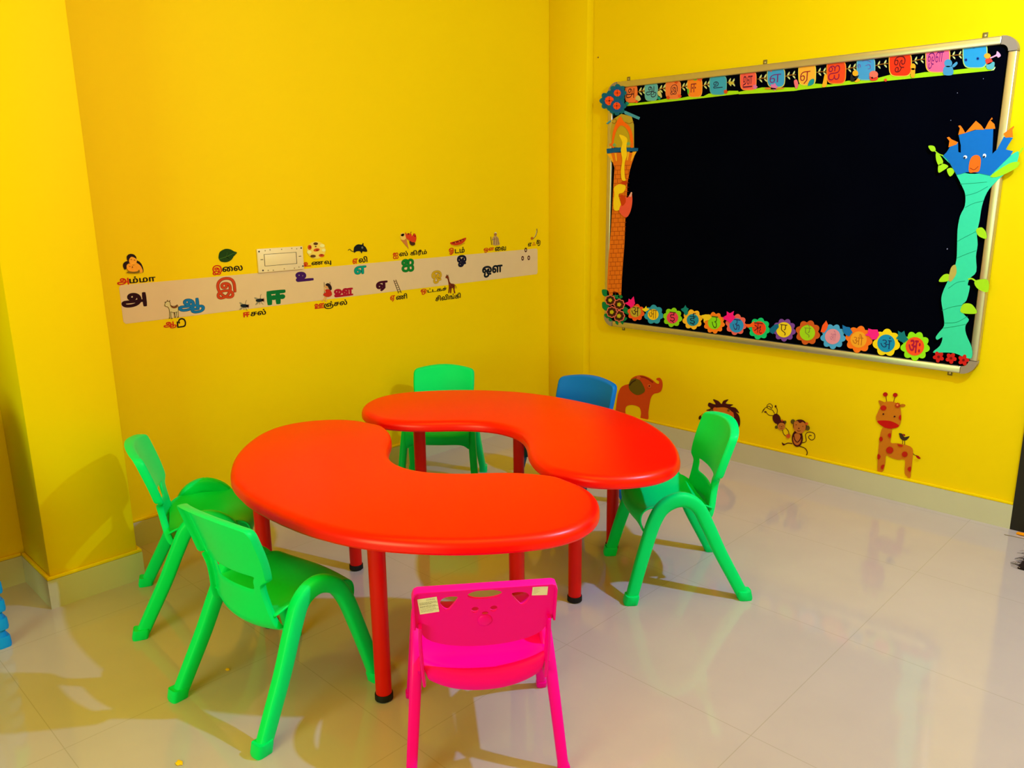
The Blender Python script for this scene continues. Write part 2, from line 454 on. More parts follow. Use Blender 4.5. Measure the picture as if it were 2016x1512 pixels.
def grid_mesh(rows):
    bm = bmesh.new(); V = [[bm.verts.new(p) for p in r] for r in rows]
    for r0, r1 in zip(V, V[1:]):
        for k in range(len(r0)-1): bm.faces.new((r0[k], r0[k+1], r1[k+1], r1[k]))
    return bm
def seat_rows():
    # (forward, height, half width, edge rise)
    prof = [(.146, .256, .149, -.030), (.156, .266, .150, -.018), (.161, .283, .151, -.004), (.153, .297, .152, .008), (.125, .300, .152, .020), (.07, .296, .152, .030), (.0, .292, .151, .036),
            (-.045, .290, .147, .032), (-.068, .289, .141, .022), (-.080, .290, .134, .012)]
    prof = catmull([Vector((a, b, c)) for a, b, c, d in prof], 3), catmull([Vector((d, 0, 0)) for a, b, c, d in prof], 3)
    rows = []
    for p, q in zip(*prof):
        row = []
        for k in range(29):
            t = k/14-1
            bulge = .022*(1-t*t) if p.x > .12 else 0
            e = q.x*(abs(t)**3 if q.x > 0 else abs(t)**7)
            row.append((p.x+bulge*min(1, max(0, (p.x-.1)/.05)), t*p.z, p.y+e))
        rows.append(row)
    return rows
def back_mesh():
    """lower back, two uprights and the head panel with its hand slot and rearward rim, one moulding"""
    def f0(z):
        K = [(.245, -.052), (.255, -.066), (.27, -.078), (.30, -.086), (.34, -.089), (.38, -.094), (.42, -.102), (.46, -.114), (.50, -.127), (.54, -.140), (.60, -.158)]
        for (a, b), (c, d) in zip(K, K[1:]):
            if z <= c: return b+(d-b)*(z-a)/(c-a)
        return K[-1][1]
    zs = [.246, .253, .262, .275, .29, .315, .34, .362, .376, .390, .402, .406, .425, .45, .48, .51, .530, .548, .558, .562]
    def hw(z):
        if z < .39: return .138-.024*min(1, (z-.246)/.11)
        if z < .406: return .114+.026*(z-.39)/.016
        if z < .548: return .140+.009*min(1, (z-.406)/.06)
        return .149-.010*((z-.548)/.014)**2
    ts = [-1, -.94, -.86, -.76, -.65, -.5, -.33, -.16, 0, .16, .33, .5, .65, .76, .86, .94, 1]
    bm = bmesh.new(); V = []
    for z in zs:
        r = []
        for t in ts:
            s = t*hw(z); zz = z
            if z > .50: zz = z+(.008-.020*t*t)*((z-.50)/.07)
            if z < .29: zz = z-.010*(1-t*t)*(.29-z)/.044
            r.append(bm.verts.new((f0(zz)+1.25*s*s-.006-(.018*(1-t*t)*(.30-z)/.05 if z < .30 else 0), s, zz)))
        V.append(r)
    for i in range(len(zs)-1):
        for k in range(len(ts)-1):
            mid = (ts[k]+ts[k+1])/2; zm = (zs[i]+zs[i+1])/2
            if .362 < zm < .402 and abs(mid) < .65: continue
            bm.faces.new((V[i][k], V[i][k+1], V[i+1][k+1], V[i+1][k]))
    # rim: from the head panel's edge rearward
    i0 = zs.index(.406)
    edge = [V[i][0] for i in range(i0, len(zs))]+V[-1][1:-1]+[V[i][-1] for i in range(len(zs)-1, i0-1, -1)]
    back = [bm.verts.new(v.co+Vector((-.026, math.copysign(.003, v.co.y) if abs(v.co.y) > .1 else 0, .003 if v.co.z > .55 else 0))) for v in edge]
    for k in range(len(edge)-1): bm.faces.new((edge[k], edge[k+1], back[k+1], back[k]))
    for side in (0, -1):                                          # narrow rims along the uprights
        lo = [V[i][side] for i in range(2, i0+1)]
        bk = [bm.verts.new(v.co+Vector((-.020, 0, 0))) for v in lo]
        for k in range(len(lo)-1): bm.faces.new((lo[k], lo[k+1], bk[k+1], bk[k]))
    bmesh.ops.recalc_face_normals(bm, faces=bm.faces)
    me = bpy.data.meshes.new('m'); bm.to_mesh(me); bm.free()
    return solid_mesh(me, .006, 0.0, subsurf=1)
PARTS = {}
def chair_parts():
    bm = grid_mesh(seat_rows()); bmesh.ops.recalc_face_normals(bm, faces=bm.faces); me = bpy.data.meshes.new('m'); bm.to_mesh(me); bm.free()
    PARTS['seat'] = solid_mesh(me, .007, 0.0, subsurf=1)
    PARTS['backrest'] = back_mesh()
    for s in (1, -1):
        PARTS['side_frame', s] = arch_mesh(s, ARCH)
        for x, dx in ((.197, .012), (-.187, -.012)): PARTS['foot', s, x] = foot_mesh(x, s*.184, dx*2)
chair_parts()
def child_chair(m, loc, deg, label, group='green chairs around the red tables', scale=1.0, z=0.0):
    t = thing('childrens_chair', label, 'chair', (loc[0], loc[1], z), math.radians(deg), group); t.scale = (scale,)*3
    def part(name, key, par):
        me = PARTS[key].copy() if PARTS[key].materials and PARTS[key].materials[0] is not m else PARTS[key]
        if me is not PARTS[key]: me.materials.clear()
        return link(name, me, m, par)
    part('seat', 'seat', t); part('backrest', 'backrest', t)
    for s in (1, -1):
        fr = part('side_frame', ('side_frame', s), t)
        for x in (.197, -.187): part('foot', ('foot', s, x), fr)
    return t
child_chair(GREEN, (-1.404, 2.252), -132.1, 'green plastic child chair on the right, standing between the red table and the blackboard wall')
child_chair(GREEN, (-1.827, .941), 97.0, 'green plastic child chair seen from behind, left of the pink chair at the near table')
child_chair(GREEN, (-2.462, 1.033), 65.7, 'green plastic child chair beside the yellow pillar, its seat pushed under the near table')
child_chair(GREEN, (-2.690, 2.298), -49.0, 'green plastic child chair at the far side of the tables under the lettered strip', scale=.93)
child_chair(BLUE, (-2.088, 2.490), -84.7, 'dark blue plastic child chair behind the far red table, near the elephant decal', 'blue child chairs', .95)
# stack at the left edge of the picture
for k in range(7):
    top = k == 6
    child_chair(GREEN if top else LBLUE, (-2.822, .292), 2.0,
                'green child chair on top of the stack at the left edge' if top else
                'bright blue child chair stacked by the left wall, %s' % ('lowest of the stack', 'second from the floor', 'third from the floor', 'fourth from the floor', 'fifth from the floor', 'just below the green one')[k],
                'stacked chairs at the left edge', 1.0, .0585*k)

# pink chair with a bear face cut in its back
def pink_chair(loc, deg):
    t = thing('childrens_chair', 'hot pink plastic child chair with a bear face cut into its backrest', 'chair', (loc[0], loc[1], 0), math.radians(deg))
    arch = [(.172, 0), (.152, .10), (.128, .19), (.098, .265), (.056, .312), (0, .326), (-.055, .312), (-.094, .262), (-.122, .185), (-.148, .09), (-.170, 0)]
    lf = lambda z: .178-.028*min(1, z/.32)
    for s in (1, -1):
        fr = link('side_frame', arch_mesh(s, arch, lf, .0118, .0125), PINK, t)
        for x, dx in ((.172, .018), (-.170, -.020)): link('foot', foot_mesh(x, s*.178, dx, .0135, .0145, .018), PINK, fr)
    prof = [(.155, .238, .140), (.165, .255, .143), (.150, .276, .145), (.08, .274, .146), (0, .268, .146), (-.08, .268, .146), (-.118, .274, .143), (-.136, .270, .140), (-.146, .252, .134), (-.142, .236, .128)]
    rows = []
    for p in catmull([Vector(q) for q in prof], 3):
        row = []
        for k in range(25):
            q = k/12-1
            sag = .016*(1-q*q) if abs(p.x) > .1 else .008*(1-q*q)
            row.append((p.x-(.018*(1-q*q) if p.x < -.1 else 0)+(.02*(1-q*q) if p.x > .12 else 0), q*p.z, p.y+.010-sag+.010*abs(q)**4))
        rows.append(row)
    bm = grid_mesh(rows); bmesh.ops.recalc_face_normals(bm, faces=bm.faces); me = bpy.data.meshes.new('m'); bm.to_mesh(me); bm.free()
    link('seat', solid_mesh(me, .006, 0.0, subsurf=1), PINK, t)
    for s in (1, -1):                                             # side webs hanging from the seat inside the side frames
        pts = [(-.118, .262), (-.095, .285), (.10, .288), (.128, .262), (.112, .228), (-.100, .226)]
        bm = bmesh.new()
        q = [[bm.verts.new((x, s*(.146+d), z)) for x, z in pts] for d in (0, .006)]
        bm.faces.new(q[0]); bm.faces.new(q[1][::-1])
        for k in range(6): bm.faces.new((q[0][k], q[0][(k+1) % 6], q[1][(k+1) % 6], q[1][k]))
        link('side_web', finish(bm, 30), PINK, t)
    # back panel: outline in (lateral, height) with cut-outs, set on a leaning plane
    N = 16
    outl = [(-.152, .500), (.152, .500), (.155, .495), (.154, .402), (.140, .392)]
    outl += [(.140*math.cos(math.pi*k/N), .392-.060*math.sin(math.pi*k/N)**.85) for k in range(1, N)] + [(-.140, .392), (-.154, .402), (-.155, .495)]
    def ear(s): return [(s*.058+0, .476), (s*.066, .482), (s*.085, .481), (s*.095, .474), (s*.097, .462), (s*.090, .450), (s*.082, .445), (s*.075, .450)]
    holes = [circle(0, .482, .038, .0125), smooth2(ear(1), 3), smooth2(ear(-1), 3), circle(.0215, .440, .0085, .0085), circle(-.0195, .440, .0085, .0085)]
    me = flat_mesh([outl]+holes, .006)
    Z0 = .40; lean = math.radians(14)
    def place(v):
        s, z, d = v.co.x, v.co.y-Z0, v.co.z
        dd = d+ .004*0
        v.co = Vector((-.158-z*math.sin(lean)-dd*math.cos(lean), s, Z0+z*math.cos(lean)-dd*math.sin(lean)))
    for v in me.vertices: place(v)
    back = link('backrest', me, PINK, t)
    bm = bmesh.new()                                              # rim round top and sides
    rim = [(.154, .402), (.155, .490), (.151, .501), (.145, .504), (-.145, .504), (-.151, .501), (-.155, .490), (-.154, .402)]
    sweep(bm, [Vector((a, b, .005)) for a, b in rim], .0028, .011, (0, 0, 1), .4, 12)
    rm = finish(bm, 40)
    for v in rm.vertices: place(v)
    link('rim', rm, PINK, back)
    bm = bmesh.new(); bmesh.ops.create_uvsphere(bm, u_segments=20, v_segments=12, radius=1)
    for v in bm.verts: v.co = Vector((v.co.x*.0165, .408+v.co.y*.017, .006+v.co.z*.006))
    sn = finish(bm, 60)
    for v in sn.vertices: place(v)
    link('snout', sn, PINK, back)
    nm = flat_mesh([circle(0, .4295, .0065, .003)], .0012)
    for v in nm.vertices: v.co.z += .0062; place(v)
    link('nose', nm, mat('deep_pink_print', srgb(215, 0, 30), .5), back)
    for s in (1, -1):                                             # struts joining back panel, side frames and seat
        bm = bmesh.new(); sweep(bm, [Vector((-.166, s*.142, .41)), Vector((-.154, s*.143, .345)), Vector((-.138, s*.140, .27)), Vector((-.132, s*.138, .245))], .019, .004, (0, 1, 0), .5, 12)
        link('strut', finish(bm, 40), PINK, t)
    # two white paper labels (outside of the back)
    LABW = mat('white_label_paper', srgb(240, 225, 225), .7, .2, .03, 40)
    def sticker(c, ang, w, h, name, lines, lab):
        ca, sa = math.cos(ang), math.sin(ang)
        def T(p, dz): return (c[0]+p[0]*ca-p[1]*sa, c[1]+p[0]*sa+p[1]*ca, dz)
        base = flat_mesh([[T(p, 0)[:2] for p in ((-w/2, -h/2), (w/2, -h/2), (w/2, h/2), (-w/2, h/2))]], .0004)
        for v in base.vertices: v.co.z += .0064; place(v)
        b = link(name, base, LABW, back); b['label'] = lab
        return b, T
    # seen from behind, +lateral is on the left of the picture
    b, T = sticker((.1225, .462), math.radians(-6), .042, .043, 'paper_label', 0, 'white paper label with printed text')
    me = fill_nonzero(fit_loops(text_loops('sunbaby', .012), 0, 0, .019, .0045))
    for v in me.vertices: v.co = Vector(T((.002-v.co.x-.0, .0140+v.co.y), .0070)); place(v)
    link('lettering', me, mat('navy_print', srgb(25, 30, 110), .6), b)
    bm = bmesh.new(); rr = random.Random(3)
    for i, (yy, w0) in enumerate(((.0095, .034), (.0065, .036), (.0042, .022), (-.0005, .034), (-.0032, .036), (-.0065, .030), (-.0100, .034), (-.0130, .036), (-.0160, .028))):
        x = -.018
        while x < -.018+w0:
            w1 = rr.uniform(.001, .004); hh = .0011 if i < 5 else .0007
            q = [Vector(T((-(x), yy), .0070)), Vector(T((-(x+w1), yy), .0070)), Vector(T((-(x+w1), yy+hh), .0070)), Vector(T((-x, yy+hh), .0070))]
            bm.faces.new([bm.verts.new(p) for p in q]); x += w1+rr.uniform(.0004, .001)
    tm = finish(bm, 30, False)
    for v in tm.vertices: place(v)
    link('fine_print', tm, mat('grey_print', srgb(120, 95, 100), .6), b)
    b, T = sticker((-.120, .482), math.radians(3), .034, .024, 'paper_label', 0, 'small white paper label with faint print')
    bm = bmesh.new()
    for i in range(6):
        yy = .008-.003*i; w1 = (.012, .014, .009, .013, .010, .006)[i]
        q = [Vector(T((.014, yy), .0070)), Vector(T((.014-w1, yy), .0070)), Vector(T((.014-w1, yy+.0006), .0070)), Vector(T((.014, yy+.0006), .0070))]
        bm.faces.new([bm.verts.new(p) for p in q])
    tm = finish(bm, 30, False)
    for v in tm.vertices: place(v)
    link('fine_print', tm, mat('pale_print', srgb(190, 160, 150), .6), b)
    return t
pink_chair((-1.290, 1.203), 141)
# ------------------------------------------------------------------ vinyl letters and pictures on the left wall
LW = Face('L', XW)
CA, CB = LW.at(220, 440, 4.582), LW.at(640, 440, 4.383)
def strip_thing():
    P = [on_left(*p) for p in ((232, 562), (1058, 489), (1058, 540), (245, 637))]
    u0, u1 = (P[0][0]+P[3][0])/2, (P[1][0]+P[2][0])/2; v1, v0 = (P[0][1]+P[1][1])/2, (P[2][1]+P[3][1])/2
    r = LW.root('wall_strip', 'long cream strip across the yellow left wall carrying the big letters', 'wall strip', (u0+u1)/2, (v0+v1)/2)
    c = .008; loop = [(u0+c, v0), (u1-c, v0), (u1, v0+c), (u1, v1-c), (u1-c, v1), (u0+c, v1), (u0, v1-c), (u0, v0+c)]
    LW.flat('paper', [loop], mat('cream_strip', srgb(222, 190, 150), .7, .1, .03, 20), r, .0002, .0008); done(r)
strip_thing()
def box_uv(F, b):                  # (left, bottom) and (right, top) crop points -> wall box
    a, c = F.uv(b[0], b[1]), F.uv(b[2], b[3]); return a[0], a[1], c[0], c[1]
ZL = .0012
def letter(F, s, b, col, label, outline=None, bold=.035):
    q = box_uv(F, b)
    r = F.root('letter_sticker', label, 'letter', (q[0]+q[2])/2, (q[1]+q[3])/2, 'big Tamil vowels on the strip')
    if outline:
        F.put('outline', fill_nonzero(fit_loops(tamil(s, bold+.012), *q)), paper(*outline), r, ZL)
        m = (q[2]-q[0])*.012
        F.put('letter_face', fill_nonzero(fit_loops(tamil(s, bold-.008), q[0]+m, q[1]+m, q[2]-m, q[3]-m)), paper(*col), r, ZL+.0003)
    else: F.put('letter_face', fill_nonzero(fit_loops(tamil(s, bold), *q)), paper(*col), r, ZL)
    return done(r)
letter(CA, 'அ', (92, 770, 305, 615), (42, 4, 14), 'big dark maroon Tamil letter at the left end of the strip', None, .05)
letter(CA, 'ஆ', (605, 830, 830, 662), (20, 112, 180), 'big blue Tamil letter beside the goat', (10, 50, 90), .04)
letter(CA, 'இ', (948, 690, 1112, 475), (200, 62, 22), 'big orange-red outlined Tamil letter below the leaf', (90, 20, 10), .03)
letter(CA, 'ஈ', (1402, 740, 1565, 592), (0, 105, 48), 'big green Tamil letter beside the two flies', None, .05)
letter(CA, 'உ', (1660, 530, 1815, 425), (62, 16, 95), 'big purple Tamil letter just below the switch plate', None, .06)
letter(CB, 'ஊ', (78, 640, 238, 550), (165, 12, 45), 'wide crimson Tamil letter beside the girl on the swing', None, .05)
letter(CB, 'எ', (250, 445, 355, 360), (0, 145, 128), 'big teal Tamil letter below the rat', (0, 55, 45), .045)
letter(CB, 'ஏ', (440, 590, 538, 490), (62, 0, 30), 'big maroon Tamil letter beside the ladder', None, .06)
letter(CB, 'ஐ', (660, 425, 765, 300), (10, 120, 40), 'big green Tamil letter below the ice cream', (0, 50, 10), .05)
letter(CB, 'ஒ', (918, 525, 1005, 400), (205, 158, 20), 'big gold outlined Tamil letter left of the little giraffe', (110, 75, 10), .04)
letter(CB, 'ஓ', (1138, 380, 1218, 268), (14, 10, 40), 'big navy Tamil letter below the boat', None, .055)
letter(CB, 'ஔ', (1355, 472, 1530, 352), (8, 16, 30), 'wide black Tamil letter below the old woman', None, .045)
r = LW.root('letter_sticker', 'Tamil letter of three small maroon rings at the right end of the strip', 'letter', *CB.uv(1730, 270), 'big Tamil vowels on the strip')
for x, y in ((1730, 228), (1703, 300), (1756, 296)):
    c = CB.uv(x, y); R_ = CB.size(x, y, 20); CB.flat('ring', [circle(*c, R_*.8, R_), circle(*c, R_*.36, R_*.48)], paper(70, 8, 22), r, ZL)
done(r)

REDV, BLK = paper(200, 40, 12), paper(28, 18, 6)
def word(F, parts, label):
    """parts: (text, box, red?) -> one vinyl word with its red initial"""
    qs = [box_uv(p[3] if len(p) > 3 else F, p[1]) for p in parts]
    u, v = sum(q[0]+q[2] for q in qs)/2/len(qs), sum(q[1]+q[3] for q in qs)/2/len(qs)
    r = F.root('word_sticker', label, 'word sticker', u, v, 'Tamil words below the wall pictures')
    for p, q in zip(parts, qs):
        F.put('initial' if p[2] == 1 else 'lettering', fill_nonzero(fit_loops(tamil(p[0], .026), *q)), REDV if p[2] == 1 else (BLK if p[2] == 0 else paper(205, 110, 20)), r, ZL)
    return done(r)
word(CA, [('அ', (50, 560, 150, 488), 1), ('ம்மா', (160, 540, 390, 462), 0)], 'word with red initial under the mother and child picture')
word(CA, [('ஆ', (470, 955, 580, 878), 1), ('டு', (590, 942, 665, 848), 0)], 'short word with red initial under the goat')
word(CA, [('இ', (910, 468, 988, 372), 1), ('ைல', (998, 438, 1178, 375), 0)], 'word with red initial under the green leaf')
word(CA, [('ஈ', (1188, 848, 1242, 795), 1), ('சல்', (1252, 838, 1388, 768), 0)], 'word with red initial under the two flies')
word(CA, [('உ', (1732, 390, 1795, 345), 1), ('ணவு', (1803, 390, 1978, 332), 0)], 'word with red initial right of the switch plate, under the food picture')
word(CB, [('ஊ', (1830, 772, 1915, 715), 1, CA), ('ஞ்சல்', (-8, 742, 188, 652), 0)], 'word with red initial under the girl on the swing')
word(CB, [('எ', (237, 350, 280, 300), 1), ('லி', (290, 340, 362, 280), 0)], 'word with red initial under the black rat')
word(CB, [('ஏ', (562, 678, 602, 618), 1), ('ணி', (612, 660, 706, 600), 0)], 'word with red initial under the ladder')
word(CB, [('ஐ', (585, 308, 630, 250), 1), ('ஸ்', (640, 285, 712, 235), 0), ('கிரீம்', (735, 285, 876, 222), 0)], 'two-part word with red initial under the ice cream')
word(CB, [('ஒ', (825, 618, 875, 560), 1), ('ட்டகச்', (883, 598, 1048, 543), 0), ('சிவிங்கி', (952, 672, 1168, 595), 0)], 'two-line word with red initial under the little giraffe')
word(CB, [('ஓ', (1068, 272, 1112, 208), 1), ('டம்', (1120, 258, 1202, 200), 0)], 'word with red initial under the red boat')
word(CB, [('ஔ', (1368, 255, 1458, 205), 1), ('ைவ', (1465, 240, 1560, 195), 0)], 'word with red initial under the old woman')
word(CB, [('எ', (1750, 200, 1782, 165), 0), ('ஃ', (1787, 193, 1815, 160), 2), ('கு', (1822, 195, 1858, 140), 0)], 'small word under the curved sickle at the right end of the strip')

def picture(F, name, label, cat, centre, items, group='pictures above and below the strip', z0=ZL):
    """items: (part name, colour, [loops in crop coordinates]) laid one over the other"""
    r = F.root(name, label, cat, *F.uv(*centre), group)
    for i, (n, col, loops) in enumerate(items):
        for L in pieces(n, loops): F.flat(n, [F.pts(l) for l in L], paper(*col), r, z0+.0007*i, .0006)
    return done(r)
S2 = smooth2
picture(CA, 'mother_and_child_sticker', 'small picture of a dark-haired mother hugging her child', 'wall sticker', (190, 370), [
    ('mother_hair', (38, 16, 12), [S2([(138, 330), (135, 295), (160, 275), (195, 278), (218, 300), (225, 330), (250, 345), (272, 375), (284, 415), (282, 440), (272, 438), (262, 400), (240, 365), (200, 340), (160, 340)])]),
    ('child_hair', (38, 16, 12), [S2([(100, 385), (105, 358), (130, 340), (160, 340), (150, 360), (132, 372), (130, 405), (115, 415)])]),
    ('arm', (245, 160, 40), [S2([(215, 360), (245, 370), (268, 400), (274, 440), (215, 445), (180, 440), (170, 410)])]),
    ('mother_face', (250, 165, 45), [S2([(152, 330), (170, 302), (195, 305), (222, 328), (212, 365), (185, 372), (160, 360)])]),
    ('child_face', (250, 160, 40), [S2([(130, 380), (150, 362), (185, 375), (205, 395), (235, 400), (238, 425), (210, 435), (160, 430), (135, 410)])]),
    ('sleeve', (120, 95, 20), [S2([(140, 432), (175, 436), (225, 430), (242, 415), (240, 445), (140, 445)])]),
    ('features', (90, 30, 10), [stroke([(165, 322), (178, 325)], 3, False), stroke([(195, 328), (208, 330)], 3, False), stroke([(178, 385), (184, 392), (176, 400)], 4), stroke([(150, 385), (163, 388)], 3, False)])])
picture(CA, 'leaf_sticker', 'small picture of a dark green leaf', 'wall sticker', (1040, 290), [
    ('blade', (28, 62, 12), [S2([(962, 300), (975, 255), (1020, 230), (1065, 232), (1100, 250), (1128, 263), (1100, 295), (1075, 330), (1035, 348), (990, 345), (968, 325)])]),
    ('midrib', (70, 110, 30), [stroke([(968, 320), (1030, 300), (1090, 272), (1122, 264)], 4), stroke([(1030, 300), (1040, 260)], 2, False), stroke([(1040, 297), (1070, 320)], 2, False)])])
GO = (215, 195, 140)
picture(CA, 'goat_sticker', 'small picture of a cream goat with horns', 'wall sticker', (540, 780), [
    ('body', GO, [S2([(472, 735), (482, 712), (505, 700), (522, 708), (528, 735), (560, 742), (590, 735), (597, 770), (598, 800), (600, 840), (590, 842), (582, 800), (574, 842), (562, 842), (560, 800), (548, 800), (545, 852), (533, 852), (530, 805), (524, 850), (514, 850), (518, 790), (512, 770), (500, 750), (482, 748)])]),
    ('saddle_patch', (120, 65, 25), [S2([(528, 735), (560, 750), (590, 730), (588, 755), (560, 765), (535, 755)])]),
    ('outline', (60, 40, 20), [stroke([(474, 738), (484, 712), (506, 700), (524, 712), (530, 738), (560, 745), (590, 735)], 3), stroke([(484, 748), (502, 752), (516, 775), (520, 848)], 3), stroke([(597, 740), (598, 840)], 3), stroke([(530, 800), (534, 850)], 3), stroke([(560, 800), (564, 842)], 3), stroke([(582, 800), (576, 842)], 3), stroke([(525, 795), (560, 803), (590, 795)], 3)]),
    ('horn', (70, 45, 20), [stroke([(498, 702), (500, 690)], 5, False), stroke([(516, 706), (522, 692)], 5, False), stroke([(474, 710), (486, 706)], 4, False)]),
    ('hoof', (40, 25, 15), [circle(518, 852, 6, 4), circle(539, 854, 6, 4), circle(568, 845, 6, 4), circle(594, 844, 6, 4), circle(478, 742, 4, 4)])])
def fly(cx, cy, a, label):
    ca, sa = math.cos(a), math.sin(a); T = lambda P: [(cx+x*ca-y*sa, cy+x*sa+y*ca) for x, y in P]
    picture(CA, 'fly_sticker', label, 'wall sticker', (cx, cy), [
        ('wing', (150, 138, 112), [T(circle(-22, -14, 26, 9, 16, .6)), T(circle(-20, 22, 26, 8, 16, -.7))]),
        ('leg', (40, 35, 25), [stroke(T([(10, -12), (14, -40), (22, -52)]), 2), stroke(T([(14, 12), (22, 34), (34, 40)]), 2), stroke(T([(0, 14), (0, 38)]), 2, False), stroke(T([(28, -8), (46, -16)]), 2, False), stroke(T([(28, 8), (44, 20)]), 2, False)]),
        ('body', (18, 28, 42), [T(circle(0, 0, 34, 15, 20)), T(circle(30, 0, 13, 12, 16))]),
        ('eye', (90, 20, 15), [T(circle(36, -5, 5, 5, 10)), T(circle(36, 6, 5, 5, 10))])])
fly(1192, 742, .05, 'small picture of a fly, lower left of the pair'); fly(1330, 692, -.1, 'small picture of a fly, upper right of the pair')
picture(CA, 'food_sticker', 'round picture of assorted food dishes', 'wall sticker', (1845, 240), [
    ('plate', (240, 205, 90), [circle(1843, 240, 84, 78)]),
    ('dish', (205, 80, 25), [circle(1783, 215, 18, 22), circle(1845, 238, 28, 14, 16, -.2), circle(1890, 288, 25, 14)]),
    ('dish', (238, 228, 150), [circle(1895, 200, 22, 15), circle(1908, 240, 18, 14), circle(1778, 258, 20, 15)]),
    ('dish', (90, 55, 25), [circle(1836, 182, 20, 12), circle(1812, 294, 24, 12), circle(1836, 208, 8, 5)]),
    ('dish', (150, 30, 15), [circle(1785, 212, 8, 10), circle(1850, 240, 12, 6), circle(1888, 284, 10, 5)])])
picture(CA, 'girl_on_swing_sticker', 'small picture of a girl in a red dress on a swing', 'wall sticker', (1945, 620), [
    ('rope', (70, 45, 30), [stroke([(1914, 530), (1918, 640)], 4, False), stroke([(1966, 528), (1972, 640)], 4, False)]),
    ('legs', (225, 165, 90), [stroke([(1925, 660), (1905, 690), (1890, 700)], 9), stroke([(1935, 662), (1925, 695), (1938, 702)], 9), stroke([(1920, 615), (1915, 570)], 7, False)]),
    ('dress', (190, 40, 22), [S2([(1925, 598), (1950, 592), (1975, 610), (1982, 645), (1950, 662), (1910, 650), (1908, 632), (1928, 620)])]),
    ('face', (220, 150, 85), [circle(1938, 568, 15, 17)]),
    ('hair', (38, 18, 20), [S2([(1925, 548), (1945, 538), (1968, 552), (1980, 580), (1975, 600), (1958, 590), (1945, 568), (1930, 560)])])])
picture(CB, 'rat_sticker', 'small picture of a black rat with a curled tail', 'wall sticker', (300, 215), [
    ('tail', (24, 18, 14), [stroke([(196, 232), (212, 222), (228, 238), (248, 242)], 5)]),
    ('body', (22, 22, 26), [S2([(245, 230), (252, 200), (280, 180), (315, 182), (322, 170), (330, 172), (330, 188), (348, 205), (362, 238), (345, 244), (322, 240), (312, 258), (300, 240), (270, 240), (250, 252)])]),
    ('ear', (110, 110, 105), [circle(318, 208, 8, 10)])])
picture(CB, 'ice_cream_sticker', 'small picture of ice cream cones with red toppings', 'wall sticker', (715, 140), [
    ('cone', (205, 120, 55), [[(650, 140), (700, 130), (720, 220)], [(690, 120), (740, 110), (745, 170)]]),
    ('scoop', (235, 190, 90), [circle(672, 115, 26, 28), circle(665, 95, 15, 16)]),
    ('topping', (215, 60, 20), [S2([(690, 75), (705, 95), (740, 90), (745, 110), (770, 85), (785, 120), (775, 160), (745, 170), (720, 140), (695, 120)])]),
    ('cherry', (150, 20, 15), [circle(715, 90, 8, 8), circle(772, 108, 7, 7), stroke([(732, 90), (740, 70)], 4, False), stroke([(758, 105), (762, 85)], 4, False)]),
    ('bowl', (70, 35, 20), [S2([(725, 150), (745, 160), (770, 165), (768, 185), (745, 190), (728, 175)])])])
picture(CB, 'ladder_sticker', 'small picture of a leaning ladder', 'wall sticker', (622, 545), [
    ('rail', (85, 60, 35), [stroke([(590, 488), (632, 602)], 5, False), stroke([(608, 485), (656, 598)], 5, False)]),
    ('rung', (85, 60, 35), [stroke([(594+7*k, 500+18*k), (613+7.6*k, 496+18*k)], 4, False) for k in range(6)])])
picture(CB, 'small_giraffe_sticker', 'small picture of a brown giraffe standing below the strip', 'wall sticker', (1085, 525), [
    ('body', (120, 45, 15), [S2([(1038, 470), (1042, 452), (1058, 448), (1066, 465), (1070, 490), (1082, 515), (1112, 522), (1118, 545), (1116, 570), (1122, 598), (1112, 600), (1104, 562), (1092, 560), (1086, 600), (1078, 598), (1076, 560), (1070, 598), (1062, 596), (1066, 545), (1060, 500), (1052, 475)])]),
    ('horn', (90, 30, 10), [stroke([(1050, 452), (1047, 440)], 4, False), stroke([(1057, 452), (1060, 442)], 4, False)]),
    ('tail', (60, 25, 10), [stroke([(1116, 530), (1128, 545), (1126, 560)], 3)]),
    ('spot', (70, 20, 8), [circle(1072, 512, 5, 5, 8), circle(1090, 532, 6, 5, 8), circle(1104, 540, 5, 6, 8), circle(1063, 485, 4, 4, 8), circle(1080, 550, 4, 5, 8)])])
picture(CB, 'boat_sticker', 'small picture of a red rowing boat', 'wall sticker', (1145, 155), [
    ('shade', (205, 150, 10), [S2([(1085, 190), (1140, 192), (1200, 165), (1195, 178), (1140, 198)])]),
    ('hull', (205, 55, 15), [S2([(1078, 165), (1110, 155), (1160, 140), (1212, 122), (1205, 150), (1175, 175), (1130, 188), (1090, 182)])]),
    ('inside', (120, 25, 10), [S2([(1092, 166), (1140, 152), (1195, 133), (1180, 148), (1140, 162), (1105, 172)])]),
    ('bench', (230, 140, 40), [stroke([(1118, 160), (1124, 170)], 5, False), stroke([(1150, 150), (1157, 160)], 5, False), stroke([(1175, 142), (1180, 150)], 5, False)])])
picture(CB, 'old_woman_sticker', 'small picture of an old woman in robes with a walking stick', 'wall sticker', (1465, 135), [
    ('stick', (90, 60, 30), [stroke([(1428, 115), (1436, 185)], 4, False)]),
    ('robe', (190, 150, 95), [S2([(1450, 115), (1468, 105), (1490, 120), (1498, 150), (1502, 184), (1448, 186), (1446, 150), (1438, 140)])]),
    ('fold', (120, 85, 45), [stroke([(1460, 120), (1456, 180)], 3, False), stroke([(1475, 118), (1478, 182)], 3, False), stroke([(1488, 125), (1494, 180)], 3, False), stroke([(1440, 140), (1470, 132)], 3, False)]),
    ('head', (170, 110, 60), [circle(1466, 92, 11, 14)]),
    ('hair', (225, 205, 170), [S2([(1455, 88), (1460, 76), (1472, 76), (1478, 90), (1472, 84), (1460, 84)])])])
